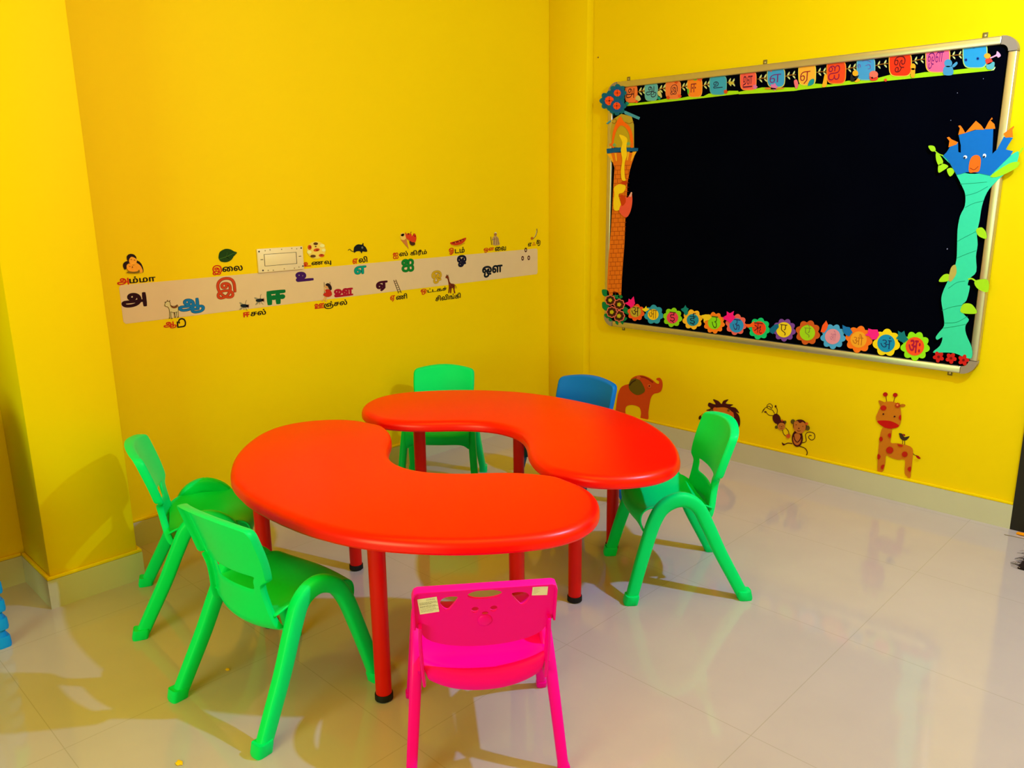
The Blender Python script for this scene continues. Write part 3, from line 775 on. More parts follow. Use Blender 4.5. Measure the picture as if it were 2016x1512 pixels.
picture(CB, 'sickle_sticker', 'small picture of a thin curved sickle near the wall corner', 'wall sticker', (1805, 95), [
    ('blade', (150, 120, 60), [stroke([(1826, 45), (1826, 75), (1812, 110), (1790, 135)], 8, True, 5, False)]),
    ('edge', (235, 215, 150), [stroke([(1822, 62), (1816, 92), (1800, 120)], 3)]),
    ('handle', (190, 100, 25), [circle(1782, 128, 10, 13)])])
# empty switch plate on the left wall
b0 = box_uv(CA, (1318, 455, 1712, 195)); uc, vc = (b0[0]+b0[2])/2, (b0[1]+b0[3])/2; wu, hv = (b0[2]-b0[0])/2, (b0[3]-b0[1])/2*.93
r = LW.root('switch_plate', 'cream modular switch plate with a blank centre on the left wall', 'switch plate', uc, vc)
CREAM = mat('cream_switch_plastic', srgb(235, 212, 170), .4, .3, .02, 30)
me = box_mesh(-wu, wu, -hv, hv, 0, .009, .003); me['local'] = 1; LW.put('plate', me, CREAM, r)
fr = flat_mesh([[(-.73*wu, -.47*hv), (.69*wu, -.47*hv), (.69*wu, .53*hv), (-.73*wu, .53*hv)], [(-.71*wu, -.44*hv), (.67*wu, -.44*hv), (.67*wu, .50*hv), (-.71*wu, .50*hv)]], .0005); fr['local'] = 1
LW.put('gap_line', fr, mat('dark_gap', srgb(70, 55, 25), .7), r, .009)
me = box_mesh(-.70*wu, .66*wu, -.43*hv, .49*hv, .009, .0095, .0003); me['local'] = 1; LW.put('blank_module', me, CREAM, r)
for x, y in ((-.92, .78), (.92, .84), (-.82, -.80), (.94, -.72)):
    me = lathe_mesh([(.0035, 0), (.0035, .0006), (.002, .001)], 14); me['local'] = 1; o = LW.put('screw', me, mat('screw_dark', srgb(40, 32, 25), .5), r, .009); o.location = (x*wu, y*hv, .009)
for x, y in ((-.66, .82), (-.45, .86), (.05, .84), (.5, .86), (.72, .80), (-.6, -.84), (-.38, -.86), (.1, -.82), (.55, -.84), (.76, -.78)):
    me = box_mesh(-.0022, .0022, -.0022, .0022, 0, .0004); me['local'] = 1; o = LW.put('clip_hole', me, mat('hole_shade', srgb(150, 125, 80), .7), r, .009); o.location = (x*wu, y*hv, .009)
for x, y in ((-.83, .1), (.84, .15)):
    me = box_mesh(-.006, .006, -.0012, .0012, 0, .0006); me['local'] = 1; o = LW.put('latch', me, mat('dark_gap', srgb(70, 55, 25), .7), r, .009); o.location = (x*wu, y*hv, .009)
done(r)

# ------------------------------------------------------------------ animal stickers on the board wall
RW = Face('R', YW)
AN, GI = RW.at(1200, 720, 4.582), RW.at(1640, 740, 6.873)
AG = 'animal stickers above the skirting'
def flower8(cx, cy, r): return petals(cx, cy, r, 8, .35, 64)
picture(AN, 'elephant_sticker', 'orange elephant sticker half hidden by the dark blue chair', 'wall sticker', (290, 280), [
    ('body', (210, 72, 14), [S2([(60, 470), (70, 300), (95, 210), (130, 178), (180, 160), (195, 120), (240, 92), (290, 86), (340, 100), (385, 125), (420, 155), (445, 162), (448, 140), (425, 125), (430, 112), (455, 110), (475, 135), (480, 180), (468, 225), (440, 245), (400, 255), (375, 290), (362, 350), (352, 420), (348, 482), (285, 480), (286, 420), (270, 375), (220, 355), (170, 358), (145, 385), (138, 470)], 4)]),
    ('mane', (150, 40, 10), [stroke([(245, 105), (300, 100), (350, 120), (395, 150)], 13)]),
    ('ear', (105, 85, 8), [S2([(178, 165), (195, 130), (235, 112), (275, 130), (305, 175), (322, 225), (290, 255), (245, 262), (200, 235), (178, 200)])]),
    ('ear_shade', (55, 30, 10), [stroke([(182, 180), (205, 150), (240, 128)], 10)]),
    ('flower', (215, 95, 40), [petals(266, 105, 22, 5, .4, 50)]),
    ('eye', (225, 105, 45), [circle(364, 182, 16, 17)]), ('pupil', (110, 20, 15), [circle(365, 181, 7, 8)])], AG)
picture(AN, 'lion_sticker', 'lion sticker with a spiky maroon mane peeping over the right green chair', 'wall sticker', (1010, 420), [
    ('tail', (190, 140, 10), [stroke([(820, 460), (840, 435), (880, 428), (920, 430)], 5), stroke([(835, 560), (845, 490), (880, 450)], 12)]),
    ('mane', (72, 14, 12), [S2([(872, 402), (915, 385), (890, 360), (900, 332), (940, 345), (960, 345), (935, 302), (985, 318), (1012, 345), (1030, 315), (1075, 304), (1050, 340), (1118, 350), (1090, 368), (1140, 380), (1172, 428), (1140, 415), (1170, 450), (1180, 510), (1160, 560), (1050, 590), (930, 560), (900, 480), (935, 418)], 3)]),
    ('face', (205, 110, 22), [S2([(940, 420), (945, 385), (1000, 375), (1060, 380), (1110, 420), (1125, 470), (1080, 540), (1000, 540), (945, 490)])]),
    ('ear', (215, 95, 30), [circle(955, 392, 18, 18), circle(1105, 435, 18, 20)]),
    ('tuft', (60, 12, 10), [S2([(815, 485), (808, 465), (825, 445), (832, 470)])]),
    ('patch', (110, 80, 15), [circle(1078, 400, 12, 12), circle(925, 405, 16, 14)])], AG)
MB_ = (70, 14, 16)
picture(AN, 'hanging_monkey_sticker', 'maroon monkey sticker hanging upside down by its curled tail', 'wall sticker', (1510, 480), [
    ('limb', MB_, [stroke([(1376, 425), (1400, 385), (1440, 365), (1462, 385), (1470, 360), (1445, 342), (1422, 360), (1432, 385), (1470, 400), (1490, 430)], 5), stroke([(1505, 375), (1515, 400), (1510, 440)], 5), stroke([(1412, 418), (1440, 445), (1480, 450)], 5), stroke([(1560, 575), (1575, 620), (1612, 640)], 5), stroke([(1590, 560), (1615, 590), (1622, 628)], 5)]),
    ('hand', MB_, [circle(1500, 366, 8, 11), circle(1408, 416, 11, 7), S2([(1376, 425), (1388, 395), (1402, 388), (1392, 405)])]),
    ('body', MB_, [circle(1510, 478, 35, 48, 24, -.35)]),
    ('ear', (95, 75, 20), [circle(1508, 553, 14, 14), circle(1585, 508, 13, 15)]),
    ('head', MB_, [circle(1552, 528, 36, 40)]),
    ('face', (190, 110, 40), [circle(1555, 545, 34, 33)]),
    ('feature', (80, 25, 15), [circle(1558, 548, 5, 4, 10), circle(1540, 540, 3, 3, 8), circle(1572, 540, 3, 3, 8), stroke([(1545, 562), (1558, 566), (1570, 560)], 3)]),
    ('flower', (205, 80, 30), [flower8(1562, 492, 10), flower8(1618, 632, 22)])], AG)
picture(AN, 'sitting_monkey_sticker', 'maroon monkey sticker sitting with one leg stretched out', 'wall sticker', (1705, 610), [
    ('limb', MB_, [stroke([(1740, 695), (1775, 680), (1770, 620), (1800, 598), (1845, 610), (1852, 650), (1825, 670), (1798, 650), (1805, 628), (1825, 630)], 6), stroke([(1650, 702), (1610, 698), (1575, 712)], 8), stroke([(1715, 725), (1765, 745), (1785, 780), (1775, 810), (1750, 822)], 7)]),
    ('foot', MB_, [S2([(1556, 690), (1570, 700), (1590, 706), (1575, 718), (1562, 712)])]),
    ('body', MB_, [circle(1697, 655, 50, 76)]),
    ('belly', (190, 105, 40), [circle(1695, 660, 36, 55)]),
    ('arm', MB_, [stroke([(1665, 620), (1675, 665), (1695, 690)], 8), stroke([(1735, 620), (1722, 665), (1698, 690)], 8)]),
    ('ear', (95, 75, 20), [circle(1658, 503, 20, 22), circle(1790, 560, 21, 22)]),
    ('head', MB_, [circle(1722, 540, 62, 58)]),
    ('face', (195, 112, 40), [S2([(1668, 540), (1672, 505), (1700, 495), (1722, 515), (1750, 505), (1775, 530), (1770, 575), (1735, 608), (1695, 600), (1670, 570)])]),
    ('feature', (80, 20, 15), [circle(1714, 562, 7, 5, 12), circle(1690, 530, 4, 4, 8), circle(1750, 545, 4, 4, 8), stroke([(1700, 580), (1715, 588), (1730, 582)], 4)]),
    ('flower', (205, 85, 35), [flower8(1785, 520, 15)])], AG)
picture(GI, 'giraffe_sticker', 'orange giraffe sticker with red spots and a flower by its ear', 'wall sticker', (800, 800), [
    ('horn_stalk', (150, 60, 10), [stroke([(715, 255), (728, 350)], 9, False), stroke([(845, 260), (822, 355)], 9, False)]),
    ('tail', (90, 45, 10), [stroke([(1070, 1030), (1100, 1065), (1140, 1078)], 7)]),
    ('body', (203, 112, 14), [S2([(690, 690), (650, 760), (628, 900), (612, 1080), (605, 1290), (640, 1302), (685, 1280), (710, 1180), (722, 1075), (780, 1100), (880, 1132), (975, 1138), (972, 1280), (985, 1340), (1045, 1378), (1060, 1280), (1078, 1130), (1085, 1010), (1050, 955), (960, 925), (880, 910), (790, 905), (785, 850), (798, 700)], 4)]),
    ('ear', (190, 105, 10), [S2([(620, 335), (655, 335), (700, 365), (655, 415), (640, 390)]), S2([(910, 390), (950, 378), (985, 395), (960, 418), (915, 415)])]),
    ('head', (203, 112, 14), [S2([(735, 345), (820, 350), (890, 385), (918, 450), (928, 560), (905, 670), (830, 705), (720, 695), (620, 640), (588, 560), (612, 490), (650, 410), (690, 360)], 4)]),
    ('muzzle', (196, 12, 6), [S2([(605, 610), (680, 600), (780, 608), (860, 640), (900, 672), (860, 700), (780, 710), (700, 692), (640, 655)], 4)]),
    ('horn_ball', (180, 20, 10), [circle(714, 248, 32, 30), circle(848, 256, 32, 29)]),
    ('spot', (190, 22, 8), [circle(690, 430, 40, 35), S2([(928, 530), (905, 535), (898, 570), (925, 598)])]),
    ('spot', (186, 28, 8), [circle(657, 850, 24, 32), S2([(790, 775), (760, 778), (750, 800), (765, 825), (790, 832)]), circle(775, 1000, 48, 46), circle(978, 1056, 38, 38), S2([(880, 920), (950, 935), (940, 955), (900, 948)]), S2([(612, 1055), (640, 1065), (652, 1090), (635, 1118), (610, 1120)]), S2([(702, 1198), (665, 1205), (655, 1235), (680, 1260)]), S2([(1062, 1225), (1025, 1235), (1018, 1262), (1055, 1292)])]),
    ('eye', (60, 10, 20), [circle(690, 512, 12, 11), circle(841, 545, 12, 11)]),
    ('flower', (185, 35, 10), [flower8(884, 392, 36)]), ('flower_centre', (235, 130, 60), [circle(882, 388, 15, 15)]),
    ('tail_tuft', (165, 18, 14), [S2([(1132, 1075), (1165, 1075), (1195, 1105), (1180, 1118), (1150, 1105)])])], AG)
picture(GI, 'bird_sticker', 'small dark bird sticker standing on the giraffe sticker', 'wall sticker', (960, 850), [
    ('leg', (70, 40, 20), [stroke([(945, 870), (942, 925)], 7, False), stroke([(972, 870), (972, 932)], 7, False)]),
    ('body', (62, 40, 30), [S2([(895, 775), (918, 775), (940, 785), (965, 825), (1000, 822), (1038, 815), (1020, 845), (985, 872), (940, 868), (910, 835), (900, 800)], 4)]),
    ('crest', (150, 40, 25), [S2([(940, 788), (965, 785), (982, 800), (965, 812)])])], AG)

# ------------------------------------------------------------------ blackboard
BD = Face('R', YB)
OUTER = [(1200, 167), (2004, 61), (1927, 731), (1188, 646)]
P = [on_right(x, y, YB-.006) for x, y in OUTER]
U0, U1 = (P[0][0]+P[3][0])/2, (P[1][0]+P[2][0])/2; V1, V0 = (P[0][1]+P[1][1])/2, (P[2][1]+P[3][1])/2
bc = ((U0+U1)/2, (V0+V1)/2)
tl = [P[0][1]-V1, P[1][1]-V1, P[2][1]-V0, P[3][1]-V0]
board = BD.root('blackboard', 'large blackboard in an aluminium frame on the yellow wall, edged with paper cut-outs', 'blackboard', *bc)
ALU = mat('brushed_aluminium', (0.60, 0.53, 0.40, 1), .33, .5, .05, 40, 0.0, .85)
CAP = mat('grey_corner_plastic', srgb(150, 128, 112), .4, .4, .03, 20)
me = box_mesh(U0+.020-bc[0], U1-.020-bc[0], V0+.020-bc[1], V1-.020-bc[1], -(YW-YB)+.002, 0, 0); me['local'] = 1
BD.put('writing_surface', me, mat('black_board_paint', (0.0010, 0.0012, 0.0035, 1), .95, .0, .3, 4), board)
FW = .030
def rail(x0, x1, y0, y1):
    me = box_mesh(x0-bc[0], x1-bc[0], y0-bc[1], y1-bc[1], -(YW-YB)+.001, .012, .005, 3); me['local'] = 1; BD.put('frame_rail', me, ALU, board)
c_ = .055
rail(U0+c_, U1-c_, V1-FW, V1); rail(U0+c_, U1-c_, V0, V0+FW); rail(U0, U0+FW, V0+c_, V1-c_); rail(U1-FW, U1, V0+c_, V1-c_)
for sx, ux in ((1, U0), (-1, U1)):
    for sy, vy in ((1, V0), (-1, V1)):
        L_ = []
        for k in range(7):
            a = math.pi/2*k/6; L_.append((ux+sx*(c_-c_*math.sin(a)), vy+sy*(c_-c_*math.cos(a))))
        for k in range(7):
            a = math.pi/2*(6-k)/6; q = c_-FW; L_.append((ux+sx*(FW+q-q*math.sin(a)), vy+sy*(FW+q-q*math.cos(a))))
        me = flat_mesh([L_], YW-YB+.012); BD.put('frame_corner', me, CAP, board, -(YW-YB)+.001)
for (x, y), up in (((1238, 156), 1), ((1507, 120), 1), ((1941, 62), 1), ((1228, 645), -1), ((1872, 722), -1)):
    u, v = on_right(x, y); v0, v1 = (V1-.012, V1+.022) if up > 0 else (V0-.02, V0+.012)
    me = box_mesh(u-.009-bc[0], u+.009-bc[0], v0-bc[1], v1-bc[1], -(YW-YB), -(YW-YB)+.003, .001); me['local'] = 1
    k = BD.put('hanging_bracket', me, mat('dull_bracket_metal', srgb(125, 100, 40), .6, .3, .05, 20), board)
    me = lathe_mesh([(.0045, 0), (.0045, .001), (.002, .002)], 14); me['local'] = 1
    s = BD.put('screw', me, mat('bright_screw', srgb(205, 180, 120), .4, .5, .05, 20, 0, .6), board); s.parent = k
    s.location = (u-bc[0], (v0+v1)/2+up*.006-bc[1], -(YW-YB)+.003)
cm = []
for x, y, n in ((1865, 490, 5), (1926, 290, 3), (1936, 155, 3), (1885, 183, 3), (1872, 237, 3)):
    cm.append(circle(*on_right(x, y, YB), .0011*n/3, .0016*n/3, 10))
BD.flat('chalk_speck', cm, paper(150, 150, 190), board, .0003, .0003)
done(board)

# paper border along the top: green grass with coloured letter shields
CC, CD = BD.at(1160, 50, 4.582), BD.at(1576, 40, 4.582)
def leafy(F, x0, y0, x1, y1, s=1.0):
    """a twig with pale leaves between two shields"""
    st = [stroke([(x0, y0), ((x0+x1)/2, (y0+y1)/2-4), (x1, y1)], 9*s)]
    lv = []
    dx, dy = x1-x0, y1-y0; n = 2
    for k in range(n):
        t = (k+.4)/n; cx, cy = x0+dx*t, y0+dy*t
        lv.append(S2([(cx, cy-4), (cx+4*s, cy-22*s), (cx+20*s, cy-40*s), (cx+18*s, cy-16*s)], 3))
        lv.append(S2([(cx, cy+4), (cx+6*s, cy+18*s), (cx+24*s, cy+32*s), (cx+20*s, cy+12*s)], 3))
    return st, lv
TWIG, LEAFC = (140, 85, 20), (205, 205, 130)
def border(F, label, grass, shields, twigs, deco):
    r = F.root('paper_border', label, 'paper border', *F.uv(*shields[0][1]), 'paper borders along the top of the blackboard')
    F.flat('grass_strip', [F.pts(grass)], paper(165, 215, 10), r, .0006)
    for tw in twigs:
        st, lv = leafy(F, *tw)
        b = F.flat('twig', [F.pts(l) for l in st], paper(*TWIG), r, .0010)
        c = F.flat('leaves', [F.pts(l) for l in lv], paper(*LEAFC), r, .0013)
    for txt, cen, hw, hh, col, edge, lcol, tb in shields:
        cx, cy = cen; n = 40
        shp = lambda k: [(cx+hw*k*math.copysign(abs(math.cos(a))**.45, math.cos(a))*(1-.06*math.sin(a)), cy+hh*k*math.copysign(abs(math.sin(a))**.5, math.sin(a))) for a in [2*math.pi*i/n for i in range(n)]]
        s = F.flat('shield', [F.pts(shp(1.0))], paper(*edge), r, .0019)
        F_in = flat_mesh([F.pts(shp(.93))], .0003); F.put('shield_face', F_in, paper(*col), r, .0026).parent = s
        r_z = s.location.z; s.children[0].location = (0, 0, .0007)
        if txt:
            q = box_uv(F, tb); me = fill_nonzero(fit_loops(tamil(txt, -.004), *q)); o = F.put('letter', me, paper(*lcol), r, 0); o.parent = s; o.location = (0, 0, .0013)
    for n_, col, loops in deco:
        for L in pieces(n_, loops): F.flat(n_, [F.pts(l) for l in L], paper(*col), r, .0034)
    return done(r)
INK = (120, 25, 60)
def tiny(cx, cy, r): return petals(cx, cy, r, 5, .4, 40)
border(CC, 'left paper border of grass and letter shields, nearest the blue flower cluster',
       [(322, 730), (330, 700), (420, 700), (520, 690), (640, 672), (700, 660), (830, 655), (900, 640), (1030, 640), (1080, 615), (1180, 610), (1260, 590), (1345, 590), (1350, 618), (1060, 652), (800, 680), (560, 706)],
       [('அ', (382, 618), 56, 80, (240, 120, 55), (235, 110, 50), (60, 10, 30), (335, 662, 410, 565)),
        ('ஆ', (562, 600), 60, 82, (95, 170, 185), (130, 175, 160), (40, 15, 60), (515, 655, 610, 545)),
        ('இ', (760, 582), 70, 84, (235, 120, 60), (240, 145, 80), (60, 10, 40), (735, 628, 802, 530)),
        ('ஈ', (955, 562), 68, 86, (245, 130, 30), (250, 165, 70), (130, 20, 40), (918, 606, 970, 522)),
        ('உ', (1165, 540), 78, 88, (60, 155, 190), (110, 175, 150), (30, 20, 70), (1122, 570, 1210, 500))],
       [(440, 600, 505, 590), (625, 580, 690, 565), (830, 562, 890, 545), (1025, 545, 1090, 530), (1245, 515, 1312, 520)],
       [('blossom', (240, 80, 40), [tiny(424, 530, 18), tiny(1002, 482, 24), tiny(820, 638, 18), tiny(432, 688, 14)]),
        ('blossom', (215, 70, 20), [tiny(788, 512, 16), tiny(715, 652, 18), tiny(1235, 598, 20)]),
        ('leaf_spray', (205, 190, 120), [S2([(420, 660), (445, 630), (470, 665), (445, 685)]), S2([(620, 610), (640, 590), (660, 640), (645, 655)])]),
        ('leaf_spray', (20, 150, 140), [tiny(635, 655, 18), tiny(345, 705, 18)]),
        ('leaf_spray', (90, 190, 40), [S2([(940, 485), (960, 478), (975, 492), (955, 498)]), S2([(895, 570), (905, 590), (898, 625), (888, 590)])]),
        ('leaf_spray', (200, 175, 60), [S2([(1280, 505), (1310, 520), (1285, 535), (1262, 522)])])])
def rebase(L, F0, F1):            # crop coordinates of one zoom -> another
    out = []
    for x, y in L:
        px, py = F0[0]+x/F0[2], F0[1]+y/F0[2]; out.append(((px-F1[0])*F1[2], (py-F1[1])*F1[2]))
    return out
def R1(L): return rebase(L, (1160, 50, 4.582), (1576, 40, 4.582))
def R1p(x, y): return R1([(x, y)])[0]
def R1b(b): a = R1p(b[0], b[1]); c = R1p(b[2], b[3]); return (a[0], a[1], c[0], c[1])
SHD = [('ஊ', R1p(1437, 500), 74, 86, (240, 90, 75), (250, 150, 60), (90, 20, 50), R1b((1388, 565, 1478, 450))),
       ('எ', R1p(1688, 472), 82, 88, (60, 150, 205), (215, 200, 90), (110, 40, 120), R1b((1628, 522, 1735, 435))),
       ('ஏ', (62, 490), 80, 98, (250, 170, 50), (230, 215, 70), (150, 35, 40), (-5, 580, 92, 455)),
       ('ஐ', (325, 470), 88, 104, (235, 70, 25), (250, 150, 40), (140, 15, 60), (250, 545, 362, 402)),
       ('', (592, 438), 84, 104, (70, 150, 205), (130, 190, 180), INK, None),
       ('ஓ', (902, 400), 104, 108, (245, 50, 15), (250, 190, 60), (110, 15, 20), (838, 475, 955, 315)),
       ('ஔ', (1240, 356), 112, 118, (250, 95, 140), (250, 190, 60), (110, 20, 110), (1142, 442, 1298, 278)),
       ('', (1576, 318), 112, 116, (40, 150, 205), (190, 215, 110), INK, None)]
border(CD, 'right paper border of grass and letter shields, ending near the castle cut-out',
       R1([(1345, 600), (1400, 590), (1560, 560), (1700, 560), (1860, 560)])+[(0, 565), (150, 572), (270, 580), (430, 545), (520, 545), (700, 520), (820, 488), (1000, 490), (1120, 468), (1280, 462), (1460, 440), (1640, 420), (1760, 422), (1745, 452), (1100, 515), (560, 568), (0, 627)]+R1([(1860, 590), (1600, 608), (1350, 622)]),
       SHD, [R1p(1520, 485)+R1p(1605, 475), R1p(1770, 460)+R1p(1865, 445), (145, 470, 235, 465), (415, 440, 505, 425), (675, 410, 790, 390), (1010, 370, 1120, 350), (1350, 322, 1465, 312)],
       [('blossom', (235, 70, 40), [tiny(*R1p(1400, 415), 30), tiny(*R1p(1640, 398), 22), tiny(1160, 268, 22), tiny(770, 540, 15)]),
        ('blossom', (215, 110, 170), [tiny(*R1p(1500, 555), 22), tiny(*R1p(1670, 555), 34), tiny(650, 520, 10)]),
        ('blossom', (225, 120, 40), [S2(R1([(1585, 570), (1620, 560), (1700, 568), (1760, 560), (1740, 575), (1620, 578)]))]),
        ('leaf_spray', (235, 110, 120), [S2(R1([(1850, 505), (1875, 490), (1890, 540), (1868, 572)]))]),
        ('leaf_spray', (20, 140, 150), [S2([(70, 590), (90, 540), (125, 530), (120, 575)])]),
        ('puppet_shape', (250, 165, 30), [S2([(210, 540), (222, 490), (240, 500), (238, 590), (200, 600)]), circle(498, 478, 26, 26), S2([(490, 530), (520, 525), (540, 545), (500, 560)]), circle(1018, 420, 24, 30), S2([(1000, 440), (1035, 440), (1030, 510), (1000, 510)])]),
        ('puppet_shape', (30, 25, 25), [S2([(462, 480), (485, 520), (530, 495), (500, 545), (455, 548)])]),
        ('puppet_shape', (230, 110, 90), [circle(663, 490, 40, 34)]),
        ('puppet_shape', (235, 60, 40), [S2([(625, 510), (665, 520), (702, 510), (690, 540), (640, 545)])]),
        ('puppet_shape', (70, 145, 190), [circle(1335, 388, 36, 36), S2([(1300, 420), (1370, 420), (1375, 490), (1295, 490)]), S2([(1370, 410), (1410, 375), (1418, 395), (1385, 425)])]),
        ('swirl', (120, 60, 160), [stroke([(530, 430), (520, 405), (540, 400), (545, 425)], 4), stroke([(590, 410), (625, 400), (635, 430), (612, 440)], 4), stroke([(560, 370), (600, 362), (640, 378)], 4)]),
        ('dot_ring', (20, 60, 150), [circle(1566, 242, 12, 13), circle(1495, 358, 12, 13), circle(1602, 346, 12, 13)]),
        ('puppet_shape', (235, 165, 45), [circle(1688, 322, 30, 24)]),
        ('puppet_shape', (225, 60, 50), [S2([(1670, 355), (1715, 345), (1735, 375), (1690, 400)])]),
        ('puppet_shape', (235, 160, 195), [S2([(1715, 335), (1765, 310), (1775, 280), (1800, 300), (1808, 322), (1785, 338), (1770, 325), (1722, 345)])]),
        ('puppet_shape', (90, 170, 180), [S2([(1680, 400), (1745, 375), (1752, 410), (1735, 440), (1690, 440)])]),
        ('puppet_shape', (240, 240, 225), [S2([(1720, 455), (1745, 440), (1758, 420), (1752, 442)])]),
        ('dot', (200, 220, 245), [circle(1566, 242, 5, 5), circle(1495, 358, 5, 5), circle(1602, 346, 5, 5)])])

# paper flowers with letters along the bottom
CE, CFz = BD.at(1160, 540, 5.6), BD.at(1500, 560, 4.383)
def letter_flower(F, s, cen, r, rc, pet, mid, ink, n, label, tb, a=.2, z=.0128):
    root = F.root('paper_flower', label, 'paper flower', *F.uv(*cen), 'lettered paper flowers along the bottom of the blackboard')
    F.flat('petals', [F.pts(petals(cen[0], cen[1], r, n, .20, 90, a))], paper(*pet), root, z)
    c2 = tb[1]
    F.flat('flower_centre', [F.pts(circle(*c2, rc, rc))], paper(*mid), root, z+.0008)
    q = box_uv(F, tb[0]); F.put('letter', fill_nonzero(fit_loops(text_loops(s, -.006 if s != 'अः' else .02), *q)), paper(*ink), root, z+.0018)
    return done(root)
GRY = (60, 30, 30)
letter_flower(CE, 'अ', (532, 418), 95, 60, (240, 88, 35), (190, 165, 50), GRY, 8, 'red-orange paper flower with a tan centre beside the pink flower cluster', ((482, 450, 570, 362), (528, 410)))
letter_flower(CE, 'आ', (728, 440), 108, 60, (45, 150, 200), (250, 195, 25), (140, 90, 20), 7, 'light blue paper flower with a yellow-orange centre', ((672, 475, 765, 390), (722, 440)))
letter_flower(CE, 'इ', (935, 472), 108, 64, (140, 205, 15), (235, 60, 100), (90, 15, 40), 8, 'lime green paper flower with a pink-red centre', ((900, 530, 972, 415), (935, 475)))
letter_flower(CE, 'ई', (1155, 495), 112, 66, (250, 180, 40), (30, 135, 180), (20, 20, 50), 8, 'golden yellow paper flower with a blue centre', ((1120, 552, 1195, 425), (1158, 500)), .6)
letter_flower(CE, 'उ', (1393, 532), 120, 70, (250, 125, 25), (140, 215, 20), (60, 90, 20), 10, 'orange paper flower with a lime green centre', ((1362, 585, 1438, 462), (1395, 532)))
letter_flower(CE, 'ऊ', (1635, 550), 118, 78, (235, 95, 90), (40, 140, 220), (40, 40, 120), 8, 'coral paper flower with a blue centre', ((1595, 605, 1685, 495), (1640, 560)))
letter_flower(CE, 'ऋ', (1890, 595), 122, 76, (15, 195, 120), (240, 65, 25), (110, 20, 20), 8, 'mint green paper flower with a red centre', ((1825, 640, 1930, 535), (1888, 590)))
letter_flower(CFz, 'ए', (205, 390), 100, 66, (125, 65, 165), (240, 200, 30), (90, 50, 20), 9, 'purple paper flower with a yellow centre', ((165, 432, 232, 345), (202, 388)))
letter_flower(CFz, 'ऐ', (408, 412), 108, 66, (205, 85, 25), (160, 205, 20), (130, 140, 40), 8, 'rust brown paper flower with a lime green centre', ((372, 450, 440, 345), (404, 414)), .3)
letter_flower(CFz, 'ओ', (625, 446), 110, 66, (75, 160, 225), (225, 140, 165), (190, 110, 150), 9, 'sky blue paper flower with a pale pink centre', ((595, 480, 655, 398), (622, 446)))
letter_flower(CFz, 'औ', (848, 470), 118, 70, (250, 115, 25), (245, 160, 35), (190, 100, 25), 8, 'bright orange paper flower with an amber centre', ((790, 512, 890, 428), (845, 472)))
letter_flower(CFz, 'अं', (1085, 498), 120, 76, (250, 210, 15), (20, 140, 195), (20, 50, 110), 7, 'yellow paper flower with a blue centre and notched petals', ((1030, 545, 1135, 455), (1083, 504)), .3)
letter_flower(CFz, 'अः', (1332, 528), 128, 80, (150, 225, 15), (250, 80, 30), (170, 15, 60), 9, 'lime green paper flower with a red centre, last of the row', ((1270, 580, 1385, 480), (1330, 530)))
def cutout(F, name, label, cat, cen, items, group=None, z=.0155):
    r = F.root(name, label, cat, *F.uv(*cen), group)
    for i, (n, col, loops) in enumerate(items): F.flat(n, [F.pts(l) for l in loops], paper(*col), r, z+.0009*i, .0007)
    return done(r)
SG = 'paper stars between the flowers'
HOT, YEL, TEAL, ORG = (250, 15, 140), (250, 215, 20), (10, 125, 130), (250, 95, 25)
cutout(CE, 'paper_star', 'hot pink paper star above the red-orange flower', 'paper star', (475, 310), [('star', HOT, [[(410, 315), (450, 298), (455, 265), (478, 278), (510, 240), (518, 280), (525, 320), (505, 345), (485, 368), (460, 345)]])], SG)
cutout(CE, 'paper_star', 'small yellow paper star on the light blue flower', 'paper star', (645, 382), [('star', YEL, [[(598, 378), (630, 370), (648, 345), (655, 370), (685, 375), (665, 395), (640, 408), (625, 405)]])], SG)
cutout(CE, 'paper_star', 'teal paper star left of the golden yellow flower', 'paper star', (1080, 390), [('star', TEAL, [[(1030, 378), (1062, 365), (1080, 335), (1092, 362), (1115, 375), (1105, 400), (1108, 430), (1090, 448), (1070, 440), (1060, 410), (1042, 400)]])], SG)
cutout(CE, 'paper_star', 'yellow paper star on the orange flower with lime centre', 'paper star', (1310, 478), [('star', (245, 200, 30), [[(1255, 448), (1300, 438), (1345, 440), (1368, 470), (1340, 500), (1300, 510), (1282, 528), (1280, 490), (1258, 470)]])], SG)
cutout(CE, 'paper_star', 'hot pink paper star on the coral flower', 'paper star', (1560, 465), [('star', HOT, [[(1492, 470), (1535, 445), (1535, 405), (1570, 425), (1615, 400), (1605, 440), (1630, 475), (1605, 500), (1575, 535), (1545, 510), (1500, 490)]])], SG)
cutout(CE, 'paper_star', 'orange paper star left of the mint green flower', 'paper star', (1785, 560), [('star', ORG, [[(1740, 545), (1790, 545), (1840, 510), (1835, 550), (1850, 580), (1800, 575), (1765, 585)]])], SG)
cutout(CFz, 'paper_star', 'dark teal paper star left of the purple flower', 'paper star', (125, 375), [('star', (10, 100, 150), [[(80, 380), (120, 345), (155, 335), (160, 365), (130, 400), (110, 425), (85, 410)]])], SG)
cutout(CFz, 'paper_star', 'orange-red paper triangle star on the sky blue flower', 'paper star', (552, 365), [('star', (250, 85, 30), [[(568, 308), (585, 345), (572, 385), (552, 412), (520, 405), (535, 350)]])], SG)
cutout(CFz, 'paper_star', 'blue paper star left of the bright orange flower', 'paper star', (745, 390), [('star', (20, 110, 190), [[(708, 345), (740, 362), (770, 365), (795, 410), (765, 445), (735, 430), (712, 400)]])], SG)
cutout(CFz, 'paper_star', 'hot pink paper star between the bright orange and yellow flowers', 'paper star', (968, 425), [('star', (250, 30, 140), [[(930, 375), (965, 385), (1010, 385), (1025, 430), (1000, 470), (965, 472), (935, 440), (900, 435), (928, 415)]])], SG)
